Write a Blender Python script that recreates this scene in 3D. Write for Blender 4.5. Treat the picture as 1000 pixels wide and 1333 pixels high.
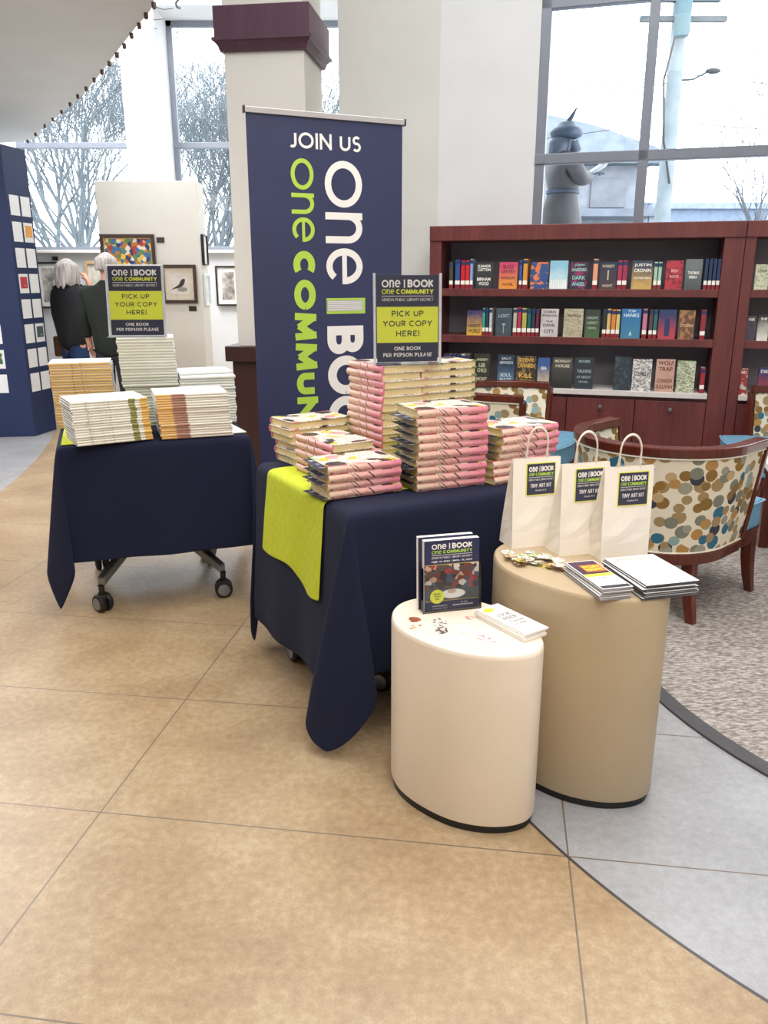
import bpy, math, random
from mathutils import Vector, Matrix
import bmesh
for o in list(bpy.data.objects): bpy.data.objects.remove(o)
SC = bpy.context.scene
COL = SC.collection
R = math.radians
random.seed(7)

# ---------------------------------------------------------------- camera
CAM_H, FPX, PITCH = 1.40, 1052.0, R(16.1)
cd = bpy.data.cameras.new('camera'); cam = bpy.data.objects.new('camera', cd); COL.objects.link(cam)
cam.location = (0, 0, CAM_H); cam.rotation_euler = (R(90) - PITCH, 0, 0)
cd.sensor_fit = 'VERTICAL'; cd.sensor_height = 36.0; cd.lens = 36.0 * FPX / 1333.0
cd.clip_start = 0.02; cd.clip_end = 300
SC.camera = cam
def ray(x, y):
    a = (x - 500) / FPX; b = (666.5 - y) / FPX; c, s = math.cos(PITCH), math.sin(PITCH)
    return Vector((a, c + b * s, -s + b * c))
def atz(x, y, z):                      # point of the photograph at a known height
    r = ray(x, y); t = (z - CAM_H) / r.z; return Vector((r.x * t, r.y * t, z))
def aty(x, y, Y):                      # ... at a known distance
    r = ray(x, y); t = Y / r.y; return Vector((r.x * t, Y, CAM_H + r.z * t))
def atp(x, y, p, n):                   # ... on a known upright plane
    r = ray(x, y); t = (p[0] * n[0] + p[1] * n[1]) / (r.x * n[0] + r.y * n[1])
    return Vector((r.x * t, r.y * t, CAM_H + r.z * t))

# ---------------------------------------------------------------- light and exposure
def area(name, loc, size, power, color, rot=(0, 0, 0), sy=None):
    l = bpy.data.lights.new(name, 'AREA'); l.energy = power; l.color = color; l.size = size
    if sy: l.shape = 'RECTANGLE'; l.size_y = sy
    o = bpy.data.objects.new(name, l); COL.objects.link(o); o.location = loc; o.rotation_euler = rot
    return o
W = bpy.data.worlds.new('sky'); SC.world = W; W.use_nodes = True
wn = W.node_tree.nodes; wl = W.node_tree.links
for n in list(wn): wn.remove(n)
wo = wn.new('ShaderNodeOutputWorld'); wb = wn.new('ShaderNodeBackground')
wb.inputs[0].default_value = (0.93, 0.965, 1.0, 1); wb.inputs[1].default_value = 7.5
wl.new(wb.outputs[0], wo.inputs[0])
area('hall_ceiling_lamps', (0.6, 2.6, 4.7), 3.2, 215, (1.0, 0.97, 0.94), sy=4.5)
area('entrance_ceiling_lamps', (0.9, -1.8, 4.7), 3.6, 200, (1.0, 0.94, 0.87), sy=3.0)
area('soffit_fill', (-3.6, 4.4, 2.80), 2.2, 165, (1.0, 0.96, 0.92), sy=3.5)  # unseen fill added below the soffit, which blocks the ceiling light
area('gallery_fill', (-3.3, 8.1, 4.7), 2.0, 420, (1.0, 0.98, 0.97), sy=2.6)  # unseen fill standing in for window brightness on back wall and left floor
SC.view_settings.view_transform = 'Standard'; SC.view_settings.look = 'None'
SC.view_settings.gamma = 1.0; SC.view_settings.use_curve_mapping = False
SC.view_settings.exposure = 0.0

# ---------------------------------------------------------------- materials
def hx(h):
    h = h.lstrip('#'); v = [int(h[i:i+2], 16) / 255 for i in (0, 2, 4)]
    return tuple(c / 12.92 if c <= 0.04045 else ((c + 0.055) / 1.055) ** 2.4 for c in v) + (1,)
class NT:
    def __init__(s, name, rough=0.6, metal=0.0, spec=None):
        s.m = bpy.data.materials.new(name); s.m.use_nodes = True; s.t = s.m.node_tree
        s.b = s.t.nodes['Principled BSDF']; s.b.inputs['Roughness'].default_value = rough
        s.b.inputs['Metallic'].default_value = metal
        if spec is not None: s.b.inputs['Specular IOR Level'].default_value = spec
    def n(s, kind, **kw):
        nd = s.t.nodes.new(kind)
        for k, v in kw.items(): setattr(nd, k, v)
        return nd
    def l(s, a, b): s.t.links.new(a, b)
    def put(s, sock, v):
        if hasattr(v, 'links') or hasattr(v, 'is_output'): s.l(v, sock)
        else: sock.default_value = v
    def ma(s, op, a, b=0.0, c=None, clamp=False):
        nd = s.n('ShaderNodeMath', operation=op, use_clamp=clamp); s.put(nd.inputs[0], a); s.put(nd.inputs[1], b)
        if c is not None: s.put(nd.inputs[2], c)
        return nd.outputs[0]
    def mix(s, f, a, b):
        nd = s.n('ShaderNodeMix', data_type='RGBA'); s.put(nd.inputs[0], f); s.put(nd.inputs[6], a); s.put(nd.inputs[7], b)
        return nd.outputs[2]
    def co(s, which='Object'): return s.n('ShaderNodeTexCoord').outputs[which]
    def mp(s, v, scale=(1, 1, 1), loc=(0, 0, 0), rot=(0, 0, 0)):
        nd = s.n('ShaderNodeMapping'); s.l(v, nd.inputs[0]); nd.inputs['Scale'].default_value = scale
        nd.inputs['Location'].default_value = loc; nd.inputs['Rotation'].default_value = rot; return nd.outputs[0]
    def noise(s, v, scale, detail=3, rough=0.55, out='Fac'):
        nd = s.n('ShaderNodeTexNoise'); s.l(v, nd.inputs['Vector']); nd.inputs['Scale'].default_value = scale
        nd.inputs['Detail'].default_value = detail; nd.inputs['Roughness'].default_value = rough; return nd.outputs[out]
    def ramp(s, f, stops, const=False):
        nd = s.n('ShaderNodeValToRGB'); s.put(nd.inputs[0], f); cr = nd.color_ramp
        if const: cr.interpolation = 'CONSTANT'
        while len(cr.elements) < len(stops): cr.elements.new(0.5)
        for e, (p, c) in zip(cr.elements, stops): e.position = p; e.color = c
        return nd.outputs[0]
    def bump(s, h, st=0.2, d=0.01):
        nd = s.n('ShaderNodeBump'); nd.inputs['Strength'].default_value = st; nd.inputs['Distance'].default_value = d
        s.l(h, nd.inputs['Height']); s.l(nd.outputs[0], s.b.inputs['Normal'])
    def col(s, c): s.put(s.b.inputs['Base Color'], c); return s.m
_pm = {}
def pm(c, rough=0.6, var=0.06, scale=18, metal=0.0, bump=0.0, name=None, stretch=(1, 1, 1)):
    """plain procedural material: colour with a soft noise variation"""
    key = (c, rough, var, scale, metal, bump, stretch)
    if key in _pm: return _pm[key]
    t = NT(name or 'surface_' + c.strip('#'), rough, metal)
    base = hx(c); v = t.mp(t.co(), stretch); f = t.noise(v, scale)
    lo = tuple(x * (1 - var * 2) for x in base[:3]) + (1,); hi = tuple(min(1, x * (1 + var * 2)) for x in base[:3]) + (1,)
    t.col(t.ramp(f, [(0.25, lo), (0.75, hi)]))
    if bump: t.bump(f, bump, 0.004)
    _pm[key] = t.m; return t.m
def wood(name, c1, c2, rough=0.38, sc=9, stretch=(1, 1, 0.08)):
    t = NT(name, rough); v = t.mp(t.co(), stretch); f = t.noise(v, sc * 6, 5, 0.6); g = t.noise(v, sc, 3)
    t.col(t.ramp(t.ma('ADD', t.ma('MULTIPLY', f, 0.55), t.ma('MULTIPLY', g, 0.45)), [(0.3, hx(c1)), (0.7, hx(c2))])); t.bump(f, 0.06, 0.002)
    return t.m
def glass(name):
    t = NT(name, 0.02); tr = t.n('ShaderNodeBsdfTransparent'); gl = t.n('ShaderNodeBsdfGlossy'); gl.inputs['Roughness'].default_value = 0.02
    mx = t.n('ShaderNodeMixShader'); fr = t.n('ShaderNodeFresnel'); fr.inputs[0].default_value = 1.25
    t.l(fr.outputs[0], mx.inputs[0]); t.l(tr.outputs[0], mx.inputs[1]); t.l(gl.outputs[0], mx.inputs[2])
    tr.inputs[0].default_value = (0.98, 0.99, 1.0, 1)
    t.l(mx.outputs[0], t.t.nodes['Material Output'].inputs[0]); return t.m
M_WALL = pm('#d8dadc', 0.85, 0.015, 3, name='wall_paint'); M_WALLG = pm('#cfd0cd', 0.85, 0.015, 3)
M_ALU = pm('#7b818d', 0.45, 0.02, 8, 0.3, name='window_aluminium'); M_GLASS = glass('clear_glass'); M_ACRYL = glass('clear_acrylic')
M_MAH = wood('mahogany_wood', '#54292a', '#783c39'); M_MAHD = wood('dark_mahogany_wood', '#2b1618', '#40211f')
M_CHW = wood('chair_wood', '#4b1f16', '#6a3023', 0.22); M_NAVY = pm('#061030', 0.9, 0.06, 60, name='navy_cloth')
M_LIME = pm('#c0cb2c', 0.85, 0.05, 50, name='lime_cloth'); M_WHITE = pm('#f4f2ee', 0.6, 0.01, 6); M_PAPER = pm('#f6f1e8', 0.75, 0.02, 12, name='paper')
M_BLACK = pm('#121214', 0.5, 0.1, 20); M_STEEL = pm('#8d9093', 0.35, 0.03, 12, 0.8); M_INK = pm('#35364f', 0.55, 0.03, 9, name='sign_navy')
M_BAN = pm('#30365a', 0.55, 0.04, 2, name='banner_navy'); M_TGREEN = pm('#b6dc4e', 0.6, 0.02, 9); M_TYEL = pm('#eef24c', 0.55, 0.02, 9)
M_TWHITE = pm('#f7f4ef', 0.6, 0.01, 9); M_TDARK = pm('#33333f', 0.6, 0.02, 9)

# ---------------------------------------------------------------- mesh builder
class MB:
    def __init__(s): s.v = []; s.f = []; s.m = []; s.uv = {}
    def add(s, vs, fs, mi=0, M=None):
        b = len(s.v)
        for p in vs: s.v.append(tuple(M @ Vector(p)) if M else tuple(p))
        for f in fs: s.f.append([b + i for i in f]); s.m.append(mi)
        return s
    def box(s, x0, x1, y0, y1, z0, z1, mi=0, M=None):
        vs = [(x, y, z) for z in (z0, z1) for y in (y0, y1) for x in (x0, x1)]
        return s.add(vs, [(0, 2, 3, 1), (4, 5, 7, 6), (0, 1, 5, 4), (2, 6, 7, 3), (0, 4, 6, 2), (1, 3, 7, 5)], mi, M)
    def prism(s, poly, z0, z1, mi=0, M=None, mtop=None):
        n = len(poly); vs = [(p[0], p[1], z0) for p in poly] + [(p[0], p[1], z1) for p in poly]
        s.add(vs, [(i, (i + 1) % n, n + (i + 1) % n, n + i) for i in range(n)], mi, M)
        b = len(s.v) - 2 * n
        s.f.append([b + i for i in reversed(range(n))]); s.m.append(mi)
        s.f.append([b + n + i for i in range(n)]); s.m.append(mi if mtop is None else mtop); return s
    def tube(s, pts, r, sides=8, mi=0, cap=True):
        pts = [Vector(p) for p in pts]; n = len(pts); rs = r if isinstance(r, (list, tuple)) else [r] * n
        b = len(s.v); up = None
        for i, p in enumerate(pts):
            d = (pts[min(i + 1, n - 1)] - pts[max(i - 1, 0)]).normalized()
            if up is None: up = Vector((0, 0, 1)) if abs(d.z) < 0.9 else Vector((1, 0, 0))
            a = d.cross(up).normalized(); c = a.cross(d).normalized(); up = c
            for k in range(sides):
                t = 2 * math.pi * k / sides; s.v.append(tuple(p + (a * math.cos(t) + c * math.sin(t)) * rs[i]))
        for i in range(n - 1):
            for k in range(sides):
                k2 = (k + 1) % sides; s.f.append([b + i * sides + k, b + i * sides + k2, b + (i + 1) * sides + k2, b + (i + 1) * sides + k]); s.m.append(mi)
        if cap:
            s.f.append([b + k for k in range(sides)]); s.m.append(mi)
            s.f.append([b + (n - 1) * sides + k for k in reversed(range(sides))]); s.m.append(mi)
        return s
    def lathe(s, prof, n=32, c=(0, 0), mi=0, M=None):
        b = len(s.v); vs = []
        for (r, z) in prof:
            for k in range(n): t = 2 * math.pi * k / n; vs.append((c[0] + r * math.cos(t), c[1] + r * math.sin(t), z))
        fs = [(i * n + k, i * n + (k + 1) % n, (i + 1) * n + (k + 1) % n, (i + 1) * n + k) for i in range(len(prof) - 1) for k in range(n)]
        fs += [tuple(reversed(range(n))), tuple((len(prof) - 1) * n + k for k in range(n))]
        return s.add(vs, fs, mi, M)
    def ball(s, c, r, n=12, mi=0):
        rx, ry, rz = r if isinstance(r, tuple) else (r, r, r)
        vs = []; 
        for i in range(n // 2 + 1):
            a = math.pi * i / (n // 2)
            for k in range(n): t = 2 * math.pi * k / n; vs.append((c[0] + rx * math.sin(a) * math.cos(t), c[1] + ry * math.sin(a) * math.sin(t), c[2] - rz * math.cos(a)))
        return s.add(vs, [(i * n + k, i * n + (k + 1) % n, (i + 1) * n + (k + 1) % n, (i + 1) * n + k) for i in range(n // 2) for k in range(n)], mi)
    def grid(s, fn, nu, nv, mi=0, uvf=None):
        b = len(s.v)
        for j in range(nv + 1):
            for i in range(nu + 1): s.v.append(tuple(fn(i / nu, j / nv)))
        for j in range(nv):
            for i in range(nu):
                s.f.append([b + j * (nu + 1) + i, b + j * (nu + 1) + i + 1, b + (j + 1) * (nu + 1) + i + 1, b + (j + 1) * (nu + 1) + i]); s.m.append(mi)
                if uvf: s.uv[len(s.f) - 1] = [uvf(*q) for q in ((i / nu, j / nv), ((i + 1) / nu, j / nv), ((i + 1) / nu, (j + 1) / nv), (i / nu, (j + 1) / nv))]
        return s
    def mesh(s, name, mats):
        me = bpy.data.meshes.new(name); me.from_pydata(s.v, [], s.f)
        for m in (mats if isinstance(mats, (list, tuple)) else [mats]): me.materials.append(m)
        me.polygons.foreach_set('material_index', s.m)
        if s.uv:
            L = me.uv_layers.new(name='map')
            for fi, q in s.uv.items():
                for li, c in zip(me.polygons[fi].loop_indices, q): L.data[li].uv = c
        me.update(); return me
    def build(s, name, mats, parent=None, smooth=False, bevel=0.0, sub=0, solid=0.0, fix=False):
        me = s.mesh(name, mats)
        if fix:
            bm = bmesh.new(); bm.from_mesh(me); bmesh.ops.remove_doubles(bm, verts=bm.verts, dist=1e-5); bmesh.ops.recalc_face_normals(bm, faces=bm.faces); bm.to_mesh(me); bm.free()
        if smooth:
            me.polygons.foreach_set('use_smooth', [True] * len(me.polygons))
            if smooth == 'auto': me.set_sharp_from_angle(angle=R(38))
        o = bpy.data.objects.new(name, me); COL.objects.link(o)
        if parent: o.parent = parent
        if bevel:
            b = o.modifiers.new('bevel', 'BEVEL'); b.width = bevel; b.segments = 2; b.limit_method = 'ANGLE'
        if solid:
            b = o.modifiers.new('solid', 'SOLIDIFY'); b.thickness = solid; b.offset = 0
        if sub:
            b = o.modifiers.new('sub', 'SUBSURF'); b.levels = sub; b.render_levels = sub
        return o
def tag(o, label=None, cat=None, group=None, kind=None):
    if label: o['label'] = label
    if cat: o['category'] = cat
    if group: o['group'] = group
    if kind: o['kind'] = kind
    return o
def thing(name, label, cat, loc=(0, 0, 0), rz=0.0, group=None):
    o = bpy.data.objects.new(name, None); COL.objects.link(o); o.location = loc; o.rotation_euler = (0, 0, rz); o.empty_display_size = 0.05
    return tag(o, label, cat, group)
def struct(o): o['kind'] = 'structure'; return o
def kids(o): return [c for c in bpy.data.objects if c.parent == o]
def clone(root, loc, rz, label, group=None):
    r = root.copy(); COL.objects.link(r); r.location = loc; r.rotation_euler = (0, 0, rz); r['label'] = label
    if group: r['group'] = group
    for ch in kids(root):
        if ch.parent is root:
            c = ch.copy(); COL.objects.link(c); c.parent = r
            for g in kids(ch): d = g.copy(); COL.objects.link(d); d.parent = c
    return r
NUM = ['zeroth', 'first', 'second', 'third', 'fourth', 'fifth', 'sixth', 'seventh', 'eighth', 'ninth', 'tenth', 'eleventh', 'twelfth', 'thirteenth', 'fourteenth', 'fifteenth', 'sixteenth', 'seventeenth', 'eighteenth', 'nineteenth', 'twentieth', 'twenty-first', 'twenty-second', 'twenty-third', 'twenty-fourth', 'twenty-fifth', 'twenty-sixth']
def nth(i, n, a='bottom', b='top'):
    if i == 0: return a + 'most'
    if i == n - 1: return b + 'most'
    return (NUM[i + 1] + ' from the ' + a) if i < n / 2 else (NUM[n - i] + ' from the ' + b)

# ---------------------------------------------------------------- lettering (flat printed glyphs)
_tx = {}
def text_geo(s, bold=0.0):
    k = (s, bold)
    if k not in _tx:
        c = bpy.data.curves.new('t', 'FONT'); c.body = s; c.size = 1; c.offset = bold; c.resolution_u = 3
        o = bpy.data.objects.new('t', c); COL.objects.link(o); bpy.context.view_layer.update()
        me = bpy.data.meshes.new_from_object(o.evaluated_get(bpy.context.evaluated_depsgraph_get()))
        vs = [tuple(v.co) for v in me.vertices]; fs = [tuple(p.vertices) for p in me.polygons]
        bpy.data.objects.remove(o); bpy.data.curves.remove(c); bpy.data.meshes.remove(me)
        x0 = min(v[0] for v in vs); x1 = max(v[0] for v in vs); y0 = min(v[1] for v in vs); y1 = max(v[1] for v in vs)
        _tx[k] = ([((v[0] - x0) / (x1 - x0), (v[1] - y0) / (y1 - y0)) for v in vs], fs)
    return _tx[k]
def put_text(mb, s, x0, x1, y0, y1, M, mi=0, bold=0.0):
    """letters filling the rectangle x0..x1, y0..y1 of the local plane M"""
    vs, fs = text_geo(s, bold)
    mb.add([(x0 + a * (x1 - x0), y0 + b * (y1 - y0), 0) for a, b in vs], fs, mi, M)
_rb = [0]
def ribbon(mb, pts, w, M, mi=0, closed=False):
    _rb[0] = (_rb[0] + 1) % 5; M = M @ Matrix.Translation((0, 0, _rb[0] * .00009)); n = len(pts); L = []; Rr = []
    for i, p in enumerate(pts):
        if closed: a, b = pts[i - 1], pts[(i + 1) % n]
        else: a, b = pts[max(i - 1, 0)], pts[min(i + 1, n - 1)]
        d = Vector((b[0] - a[0], b[1] - a[1])).normalized(); L.append((p[0] - d.y * w / 2, p[1] + d.x * w / 2, 0)); Rr.append((p[0] + d.y * w / 2, p[1] - d.x * w / 2, 0))
    fs = [(i, n + i, n + (i + 1) % n, (i + 1) % n) for i in range(n if closed else n - 1)]
    mb.add(L + Rr, fs, mi, M)
def put_one(mb, x0, x1, y0, y1, M, mi=0, w=0.16):
    """the rounded geometric word 'one': ring, arch, open ring with bar"""
    H = y1 - y0; Wd = x1 - x0; t = H * w; ow = Wd * 0.37; nw = Wd * 0.25; ew = Wd * 0.30
    cy = (y0 + y1) / 2
    def arc(cx, rx, ry, a0, a1, n=28): return [(cx + rx * math.cos(R(a0 + (a1 - a0) * i / n)), cy + ry * math.sin(R(a0 + (a1 - a0) * i / n))) for i in range(n + 1)]
    ry = (H - t) / 2
    ribbon(mb, arc(x0 + ow / 2, (ow - t) / 2, ry, 0, 360)[:-1], t, M, mi, True)
    nx = x0 + ow + Wd * 0.04; rr = (nw - t) / 2
    ribbon(mb, [(nx + t / 2, y0), (nx + t / 2, y1)], t, M, mi)
    ribbon(mb, [(nx + t / 2 + rr - rr * math.cos(R(180 * i / 14)), y1 - t / 2 - rr * 1.1 + rr * 1.1 * math.sin(R(180 * i / 14))) for i in range(15)] + [(nx + nw - t / 2, y0)], t, M, mi)
    ex = x1 - ew / 2
    ribbon(mb, arc(ex, (ew - t) / 2, ry, 0, 318), t, M, mi)
    ribbon(mb, [(x1 - ew + t * 0.6, cy), (x1 - t * 0.02, cy)], t * 0.75, M, mi)
def _arc(cx, cy, rx, ry, a0, a1, n=14): return [(cx + rx * math.cos(R(a0 + (a1 - a0) * i / n)), cy + ry * math.sin(R(a0 + (a1 - a0) * i / n))) for i in range(n + 1)]
# capitals drawn as strokes in a unit box: (advance width, strokes)
GL = {
 'A': (.78, [[(0, 0), (.5, 1), (1, 0)], [(.2, .3), (.8, .3)]]), 'B': (.62, [[(0, 0), (0, 1)], [(0, 1), (.5, 1)] + _arc(.5, .76, .42, .24, 90, -90) + [(0, .52)], [(0, .52), (.5, .52)] + _arc(.5, .26, .5, .26, 90, -90) + [(0, 0)]]),
 'C': (.8, [_arc(.55, .5, .55, .5, 52, 308, 24)]), 'D': (.76, [[(0, 0), (0, 1), (.4, 1)] + _arc(.4, .5, .6, .5, 90, -90, 20) + [(0, 0)]]),
 'E': (.52, [[(1, 1), (0, 1), (0, 0), (1, 0)], [(0, .5), (.9, .5)]]), 'F': (.5, [[(1, 1), (0, 1), (0, 0)], [(0, .5), (.9, .5)]]),
 'G': (.86, [_arc(.5, .5, .5, .5, 50, 340, 24) + [(.97, .45), (.55, .45)]]), 'H': (.72, [[(0, 0), (0, 1)], [(1, 0), (1, 1)], [(0, .5), (1, .5)]]),
 'I': (.0, [[(0, 0), (0, 1)]]), 'J': (.4, [[(1, 1), (1, .3)] + _arc(.45, .28, .55, .28, 0, -130)]), 'K': (.66, [[(0, 0), (0, 1)], [(1, 1), (.05, .45)], [(.3, .58), (1, 0)]]),
 'L': (.48, [[(0, 1), (0, 0), (1, 0)]]), 'M': (.92, [[(0, 0), (.08, 1), (.5, .12), (.92, 1), (1, 0)]]), 'N': (.76, [[(0, 0), (0, 1), (1, 0), (1, 1)]]),
 'O': (1.0, [_arc(.5, .5, .5, .5, 0, 360, 32)]), 'P': (.6, [[(0, 0), (0, 1)], [(0, 1), (.5, 1)] + _arc(.5, .73, .5, .27, 90, -90) + [(0, .46)]]),
 'R': (.62, [[(0, 0), (0, 1)], [(0, 1), (.5, 1)] + _arc(.5, .74, .48, .26, 90, -90) + [(0, .48)], [(.4, .48), (1, 0)]]), 'S': (.52, [_arc(.5, .75, .45, .25, 35, 240, 12) + _arc(.5, .25, .5, .27, 72, -145, 14)]),
 'T': (.6, [[(0, 1), (1, 1)], [(.5, 1), (.5, 0)]]), 'U': (.68, [[(0, 1), (0, .35)] + _arc(.5, .35, .5, .35, 180, 360, 16) + [(1, 1)]]), 'V': (.76, [[(0, 1), (.5, 0), (1, 1)]]),
 'W': (1.1, [[(0, 1), (.25, 0), (.5, .9), (.75, 0), (1, 1)]]), 'Y': (.7, [[(0, 1), (.5, .45), (1, 1)], [(.5, .45), (.5, 0)]]), '!': (.0, [[(0, .32), (0, 1)], [(0, 0), (0, .06)]])}
def put_caps(mb, s, x0, x1, y0, y1, M, mi=0, w=.16, gap=.12, space=.34):
    """bold geometric capitals; w = stroke thickness as a share of the height"""
    H = y1 - y0; tot = 0; adv = []
    for ch in s:
        a = space if ch == ' ' else GL[ch][0] + w; adv.append(a); tot += a + (gap if ch != ' ' else 0)
    tot -= gap; k = (x1 - x0) / tot; x = 0
    for ch, a in zip(s, adv):
        if ch == ' ': x += a; continue
        gw, st = GL[ch]; t = H * w; tx = min(t, k * w * 1.25)
        for pl_ in st:
            P = [(x0 + k * (x + w / 2 + px * gw), y0 + t / 2 + py * (H - t)) for px, py in pl_]
            if len(P) > 8: ribbon(mb, P, (t + tx) / 2, M, mi); continue
            seg = (t + tx) / 2
            for a_, b_ in zip(P[:-1], P[1:]):
                d = Vector((b_[0] - a_[0], b_[1] - a_[1])); L_ = d.length
                if L_ < 1e-6: continue
                d /= L_; sw = tx if abs(d.y) > .95 else (t if abs(d.x) > .95 else seg); e = sw * (.5 if abs(d.x) > .95 or abs(d.y) > .95 else .28)
                cap = lambda p, sg: (p[0] + d.x * e * sg, min(max(p[1] + d.y * e * sg, y0), y1))
                a2 = cap(a_, -1 if len(P) > 2 or abs(d.y) > .95 else -.0); b2 = cap(b_, 1 if len(P) > 2 or abs(d.y) > .95 else .0)
                if abs(d.y) > .95: a2 = (a_[0], a2[1]); b2 = (b_[0], b2[1])
                ribbon(mb, [a2, b2], sw, M, mi)
        x += a + gap
def rect(mb, x0, x1, y0, y1, M, mi=0): mb.add([(x0, y0, 0), (x1, y0, 0), (x1, y1, 0), (x0, y1, 0)], [(0, 1, 2, 3)], mi, M)
def upright(x, y, z, rz=0, tilt=0): return Matrix.Translation((x, y, z)) @ Matrix.Rotation(rz, 4, 'Z') @ Matrix.Rotation(R(90) - tilt, 4, 'X')
def logo(mb, x0, x1, y0, y1, M, white=0, green=1, small=True):
    """one | BOOK / one COMMUNITY / rule / GENEVA PUBLIC LIBRARY DISTRICT"""
    w = x1 - x0; h = y1 - y0; X = lambda a: x0 + a * w; Y = lambda b: y0 + b * h
    put_one(mb, X(0), X(.36), Y(.64), Y(.98), M, white, .2)
    rect(mb, X(.425), X(.45), Y(.62), Y(1), M, white)
    put_caps(mb, 'BOOK', X(.5), X(1), Y(.64), Y(1), M, white, .24, .14)
    put_one(mb, X(0), X(.24), Y(.34), Y(.56), M, green, .16)
    put_caps(mb, 'COMMUNITY', X(.28), X(1), Y(.34), Y(.56), M, green, .24, .14)
    rect(mb, X(0), X(1), Y(.235), Y(.26), M, white)
    if small: put_caps(mb, 'GENEVA PUBLIC LIBRARY DISTRICT', X(0), X(1), Y(.02), Y(.15), M, white, .12, .2, .5)

# ================================================================ THE ROOM
# floor: large warm stone tiles, a grey tiled ring round the reading area and a grey zone at the left
CX, CY = 2.421, 2.825
def floor_mat():
    t = NT('stone_tile_floor', 0.37, spec=1.0); P = t.co('Object'); sp = t.n('ShaderNodeSeparateXYZ'); t.l(P, sp.inputs[0]); x, y = sp.outputs[0], sp.outputs[1]
    a = R(8.1); ca, sa = math.cos(a), math.sin(a)
    dx = t.ma('SUBTRACT', x, 0.465); dy = t.ma('SUBTRACT', y, 1.717)
    u = t.ma('SUBTRACT', t.ma('MULTIPLY', dx, ca), t.ma('MULTIPLY', dy, sa)); v = t.ma('ADD', t.ma('MULTIPLY', dx, sa), t.ma('MULTIPLY', dy, ca))
    def line(c, size, w):
        f = t.ma('FRACT', t.ma('DIVIDE', c, size)); d = t.ma('MULTIPLY', t.ma('MINIMUM', f, t.ma('SUBTRACT', 1.0, f)), size)
        return t.ma('LESS_THAN', d, w)
    gr = t.ma('MAXIMUM', line(u, 1.252, 0.0022), line(v, 0.622, 0.0022))
    ex = t.ma('SUBTRACT', x, CX); ey = t.ma('MINIMUM', t.ma('SUBTRACT', y, CY), 0.0)
    d1 = t.ma('SQRT', t.ma('ADD', t.ma('MULTIPLY', ex, ex), t.ma('MULTIPLY', ey, ey)))
    fx = t.ma('ADD', x, 13.663); fy = t.ma('SUBTRACT', y, 3.996)
    d2 = t.ma('SQRT', t.ma('ADD', t.ma('MULTIPLY', fx, fx), t.ma('MULTIPLY', fy, fy)))
    g1 = t.ma('MULTIPLY', t.ma('LESS_THAN', d1, 2.25), t.ma('GREATER_THAN', x, 0.0)); g2 = t.ma('LESS_THAN', d2, 11.116)
    grey = t.ma('MAXIMUM', g1, g2)
    strip = t.ma('LESS_THAN', t.ma('ABSOLUTE', t.ma('SUBTRACT', d1, 2.25)), 0.0045)
    n1 = t.noise(P, 3.2, 6, 0.62); n2 = t.noise(P, 42, 4, 0.6); n3 = t.noise(P, 190, 2)
    f = t.ma('ADD', t.ma('ADD', t.ma('MULTIPLY', n1, 0.45), t.ma('MULTIPLY', n2, 0.35)), t.ma('MULTIPLY', n3, 0.2))
    warm = t.ramp(f, [(0.34, hx('#8b7153')), (0.5, hx('#a58c6b')), (0.66, hx('#bda88a'))])
    cool = t.ramp(f, [(0.34, hx('#8b8b8e')), (0.5, hx('#a0a1a5')), (0.66, hx('#b2b4b9'))])
    c = t.mix(grey, warm, cool); c = t.mix(gr, c, hx('#6d5f4e')); c = t.mix(strip, c, hx('#3c3a3a'))
    t.bump(t.ma('ADD', t.ma('MULTIPLY', n3, 0.3), t.ma('MULTIPLY', gr, -1.0)), 0.12, 0.003)
    return t.col(c)
fl = struct(MB().box(-9, 5.5, -5, 10.0, -0.1, 0).build('floor', floor_mat()))
# carpet of the reading area with its dark edging strip
def carpet_mat():
    t = NT('grey_carpet', 0.95); v = t.co(); f = t.noise(t.mp(v, (1, 2.6, 1), rot=(0, 0, 0.3)), 38, 4, 0.7); g = t.noise(v, 220, 2)
    c = t.ramp(f, [(0.36, hx('#6e6863')), (0.5, hx('#9b948e')), (0.62, hx('#c3bcb6'))]); t.bump(g, 0.5, 0.004); return t.col(c)
def czone(r, x1=5.3, y1=6.6, n=48):
    p = [(CX + r * math.cos(R(180 + 180 * i / n)), CY + r * math.sin(R(180 + 180 * i / n))) for i in range(n + 1)]
    return [(CX - r, 6.05)] + p + [(CX + r, 4.85)]
struct(MB().prism(czone(1.47), 0, 0.007).build('floor_carpet', carpet_mat()))
ring = MB(); A_, B_ = czone(1.512), czone(1.455); n_ = len(A_)
ring.add([(p[0], p[1], 0.0) for p in A_] + [(p[0], p[1], 0.009) for p in A_] + [(p[0], p[1], 0.0095) for p in B_],
         [(i, i + 1, n_ + i + 1, n_ + i) for i in range(n_ - 1)] + [(n_ + i, n_ + i + 1, 2 * n_ + i + 1, 2 * n_ + i) for i in range(n_ - 1)])
struct(ring.build('trim_1', pm('#4d4c50', 0.6)))

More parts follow.
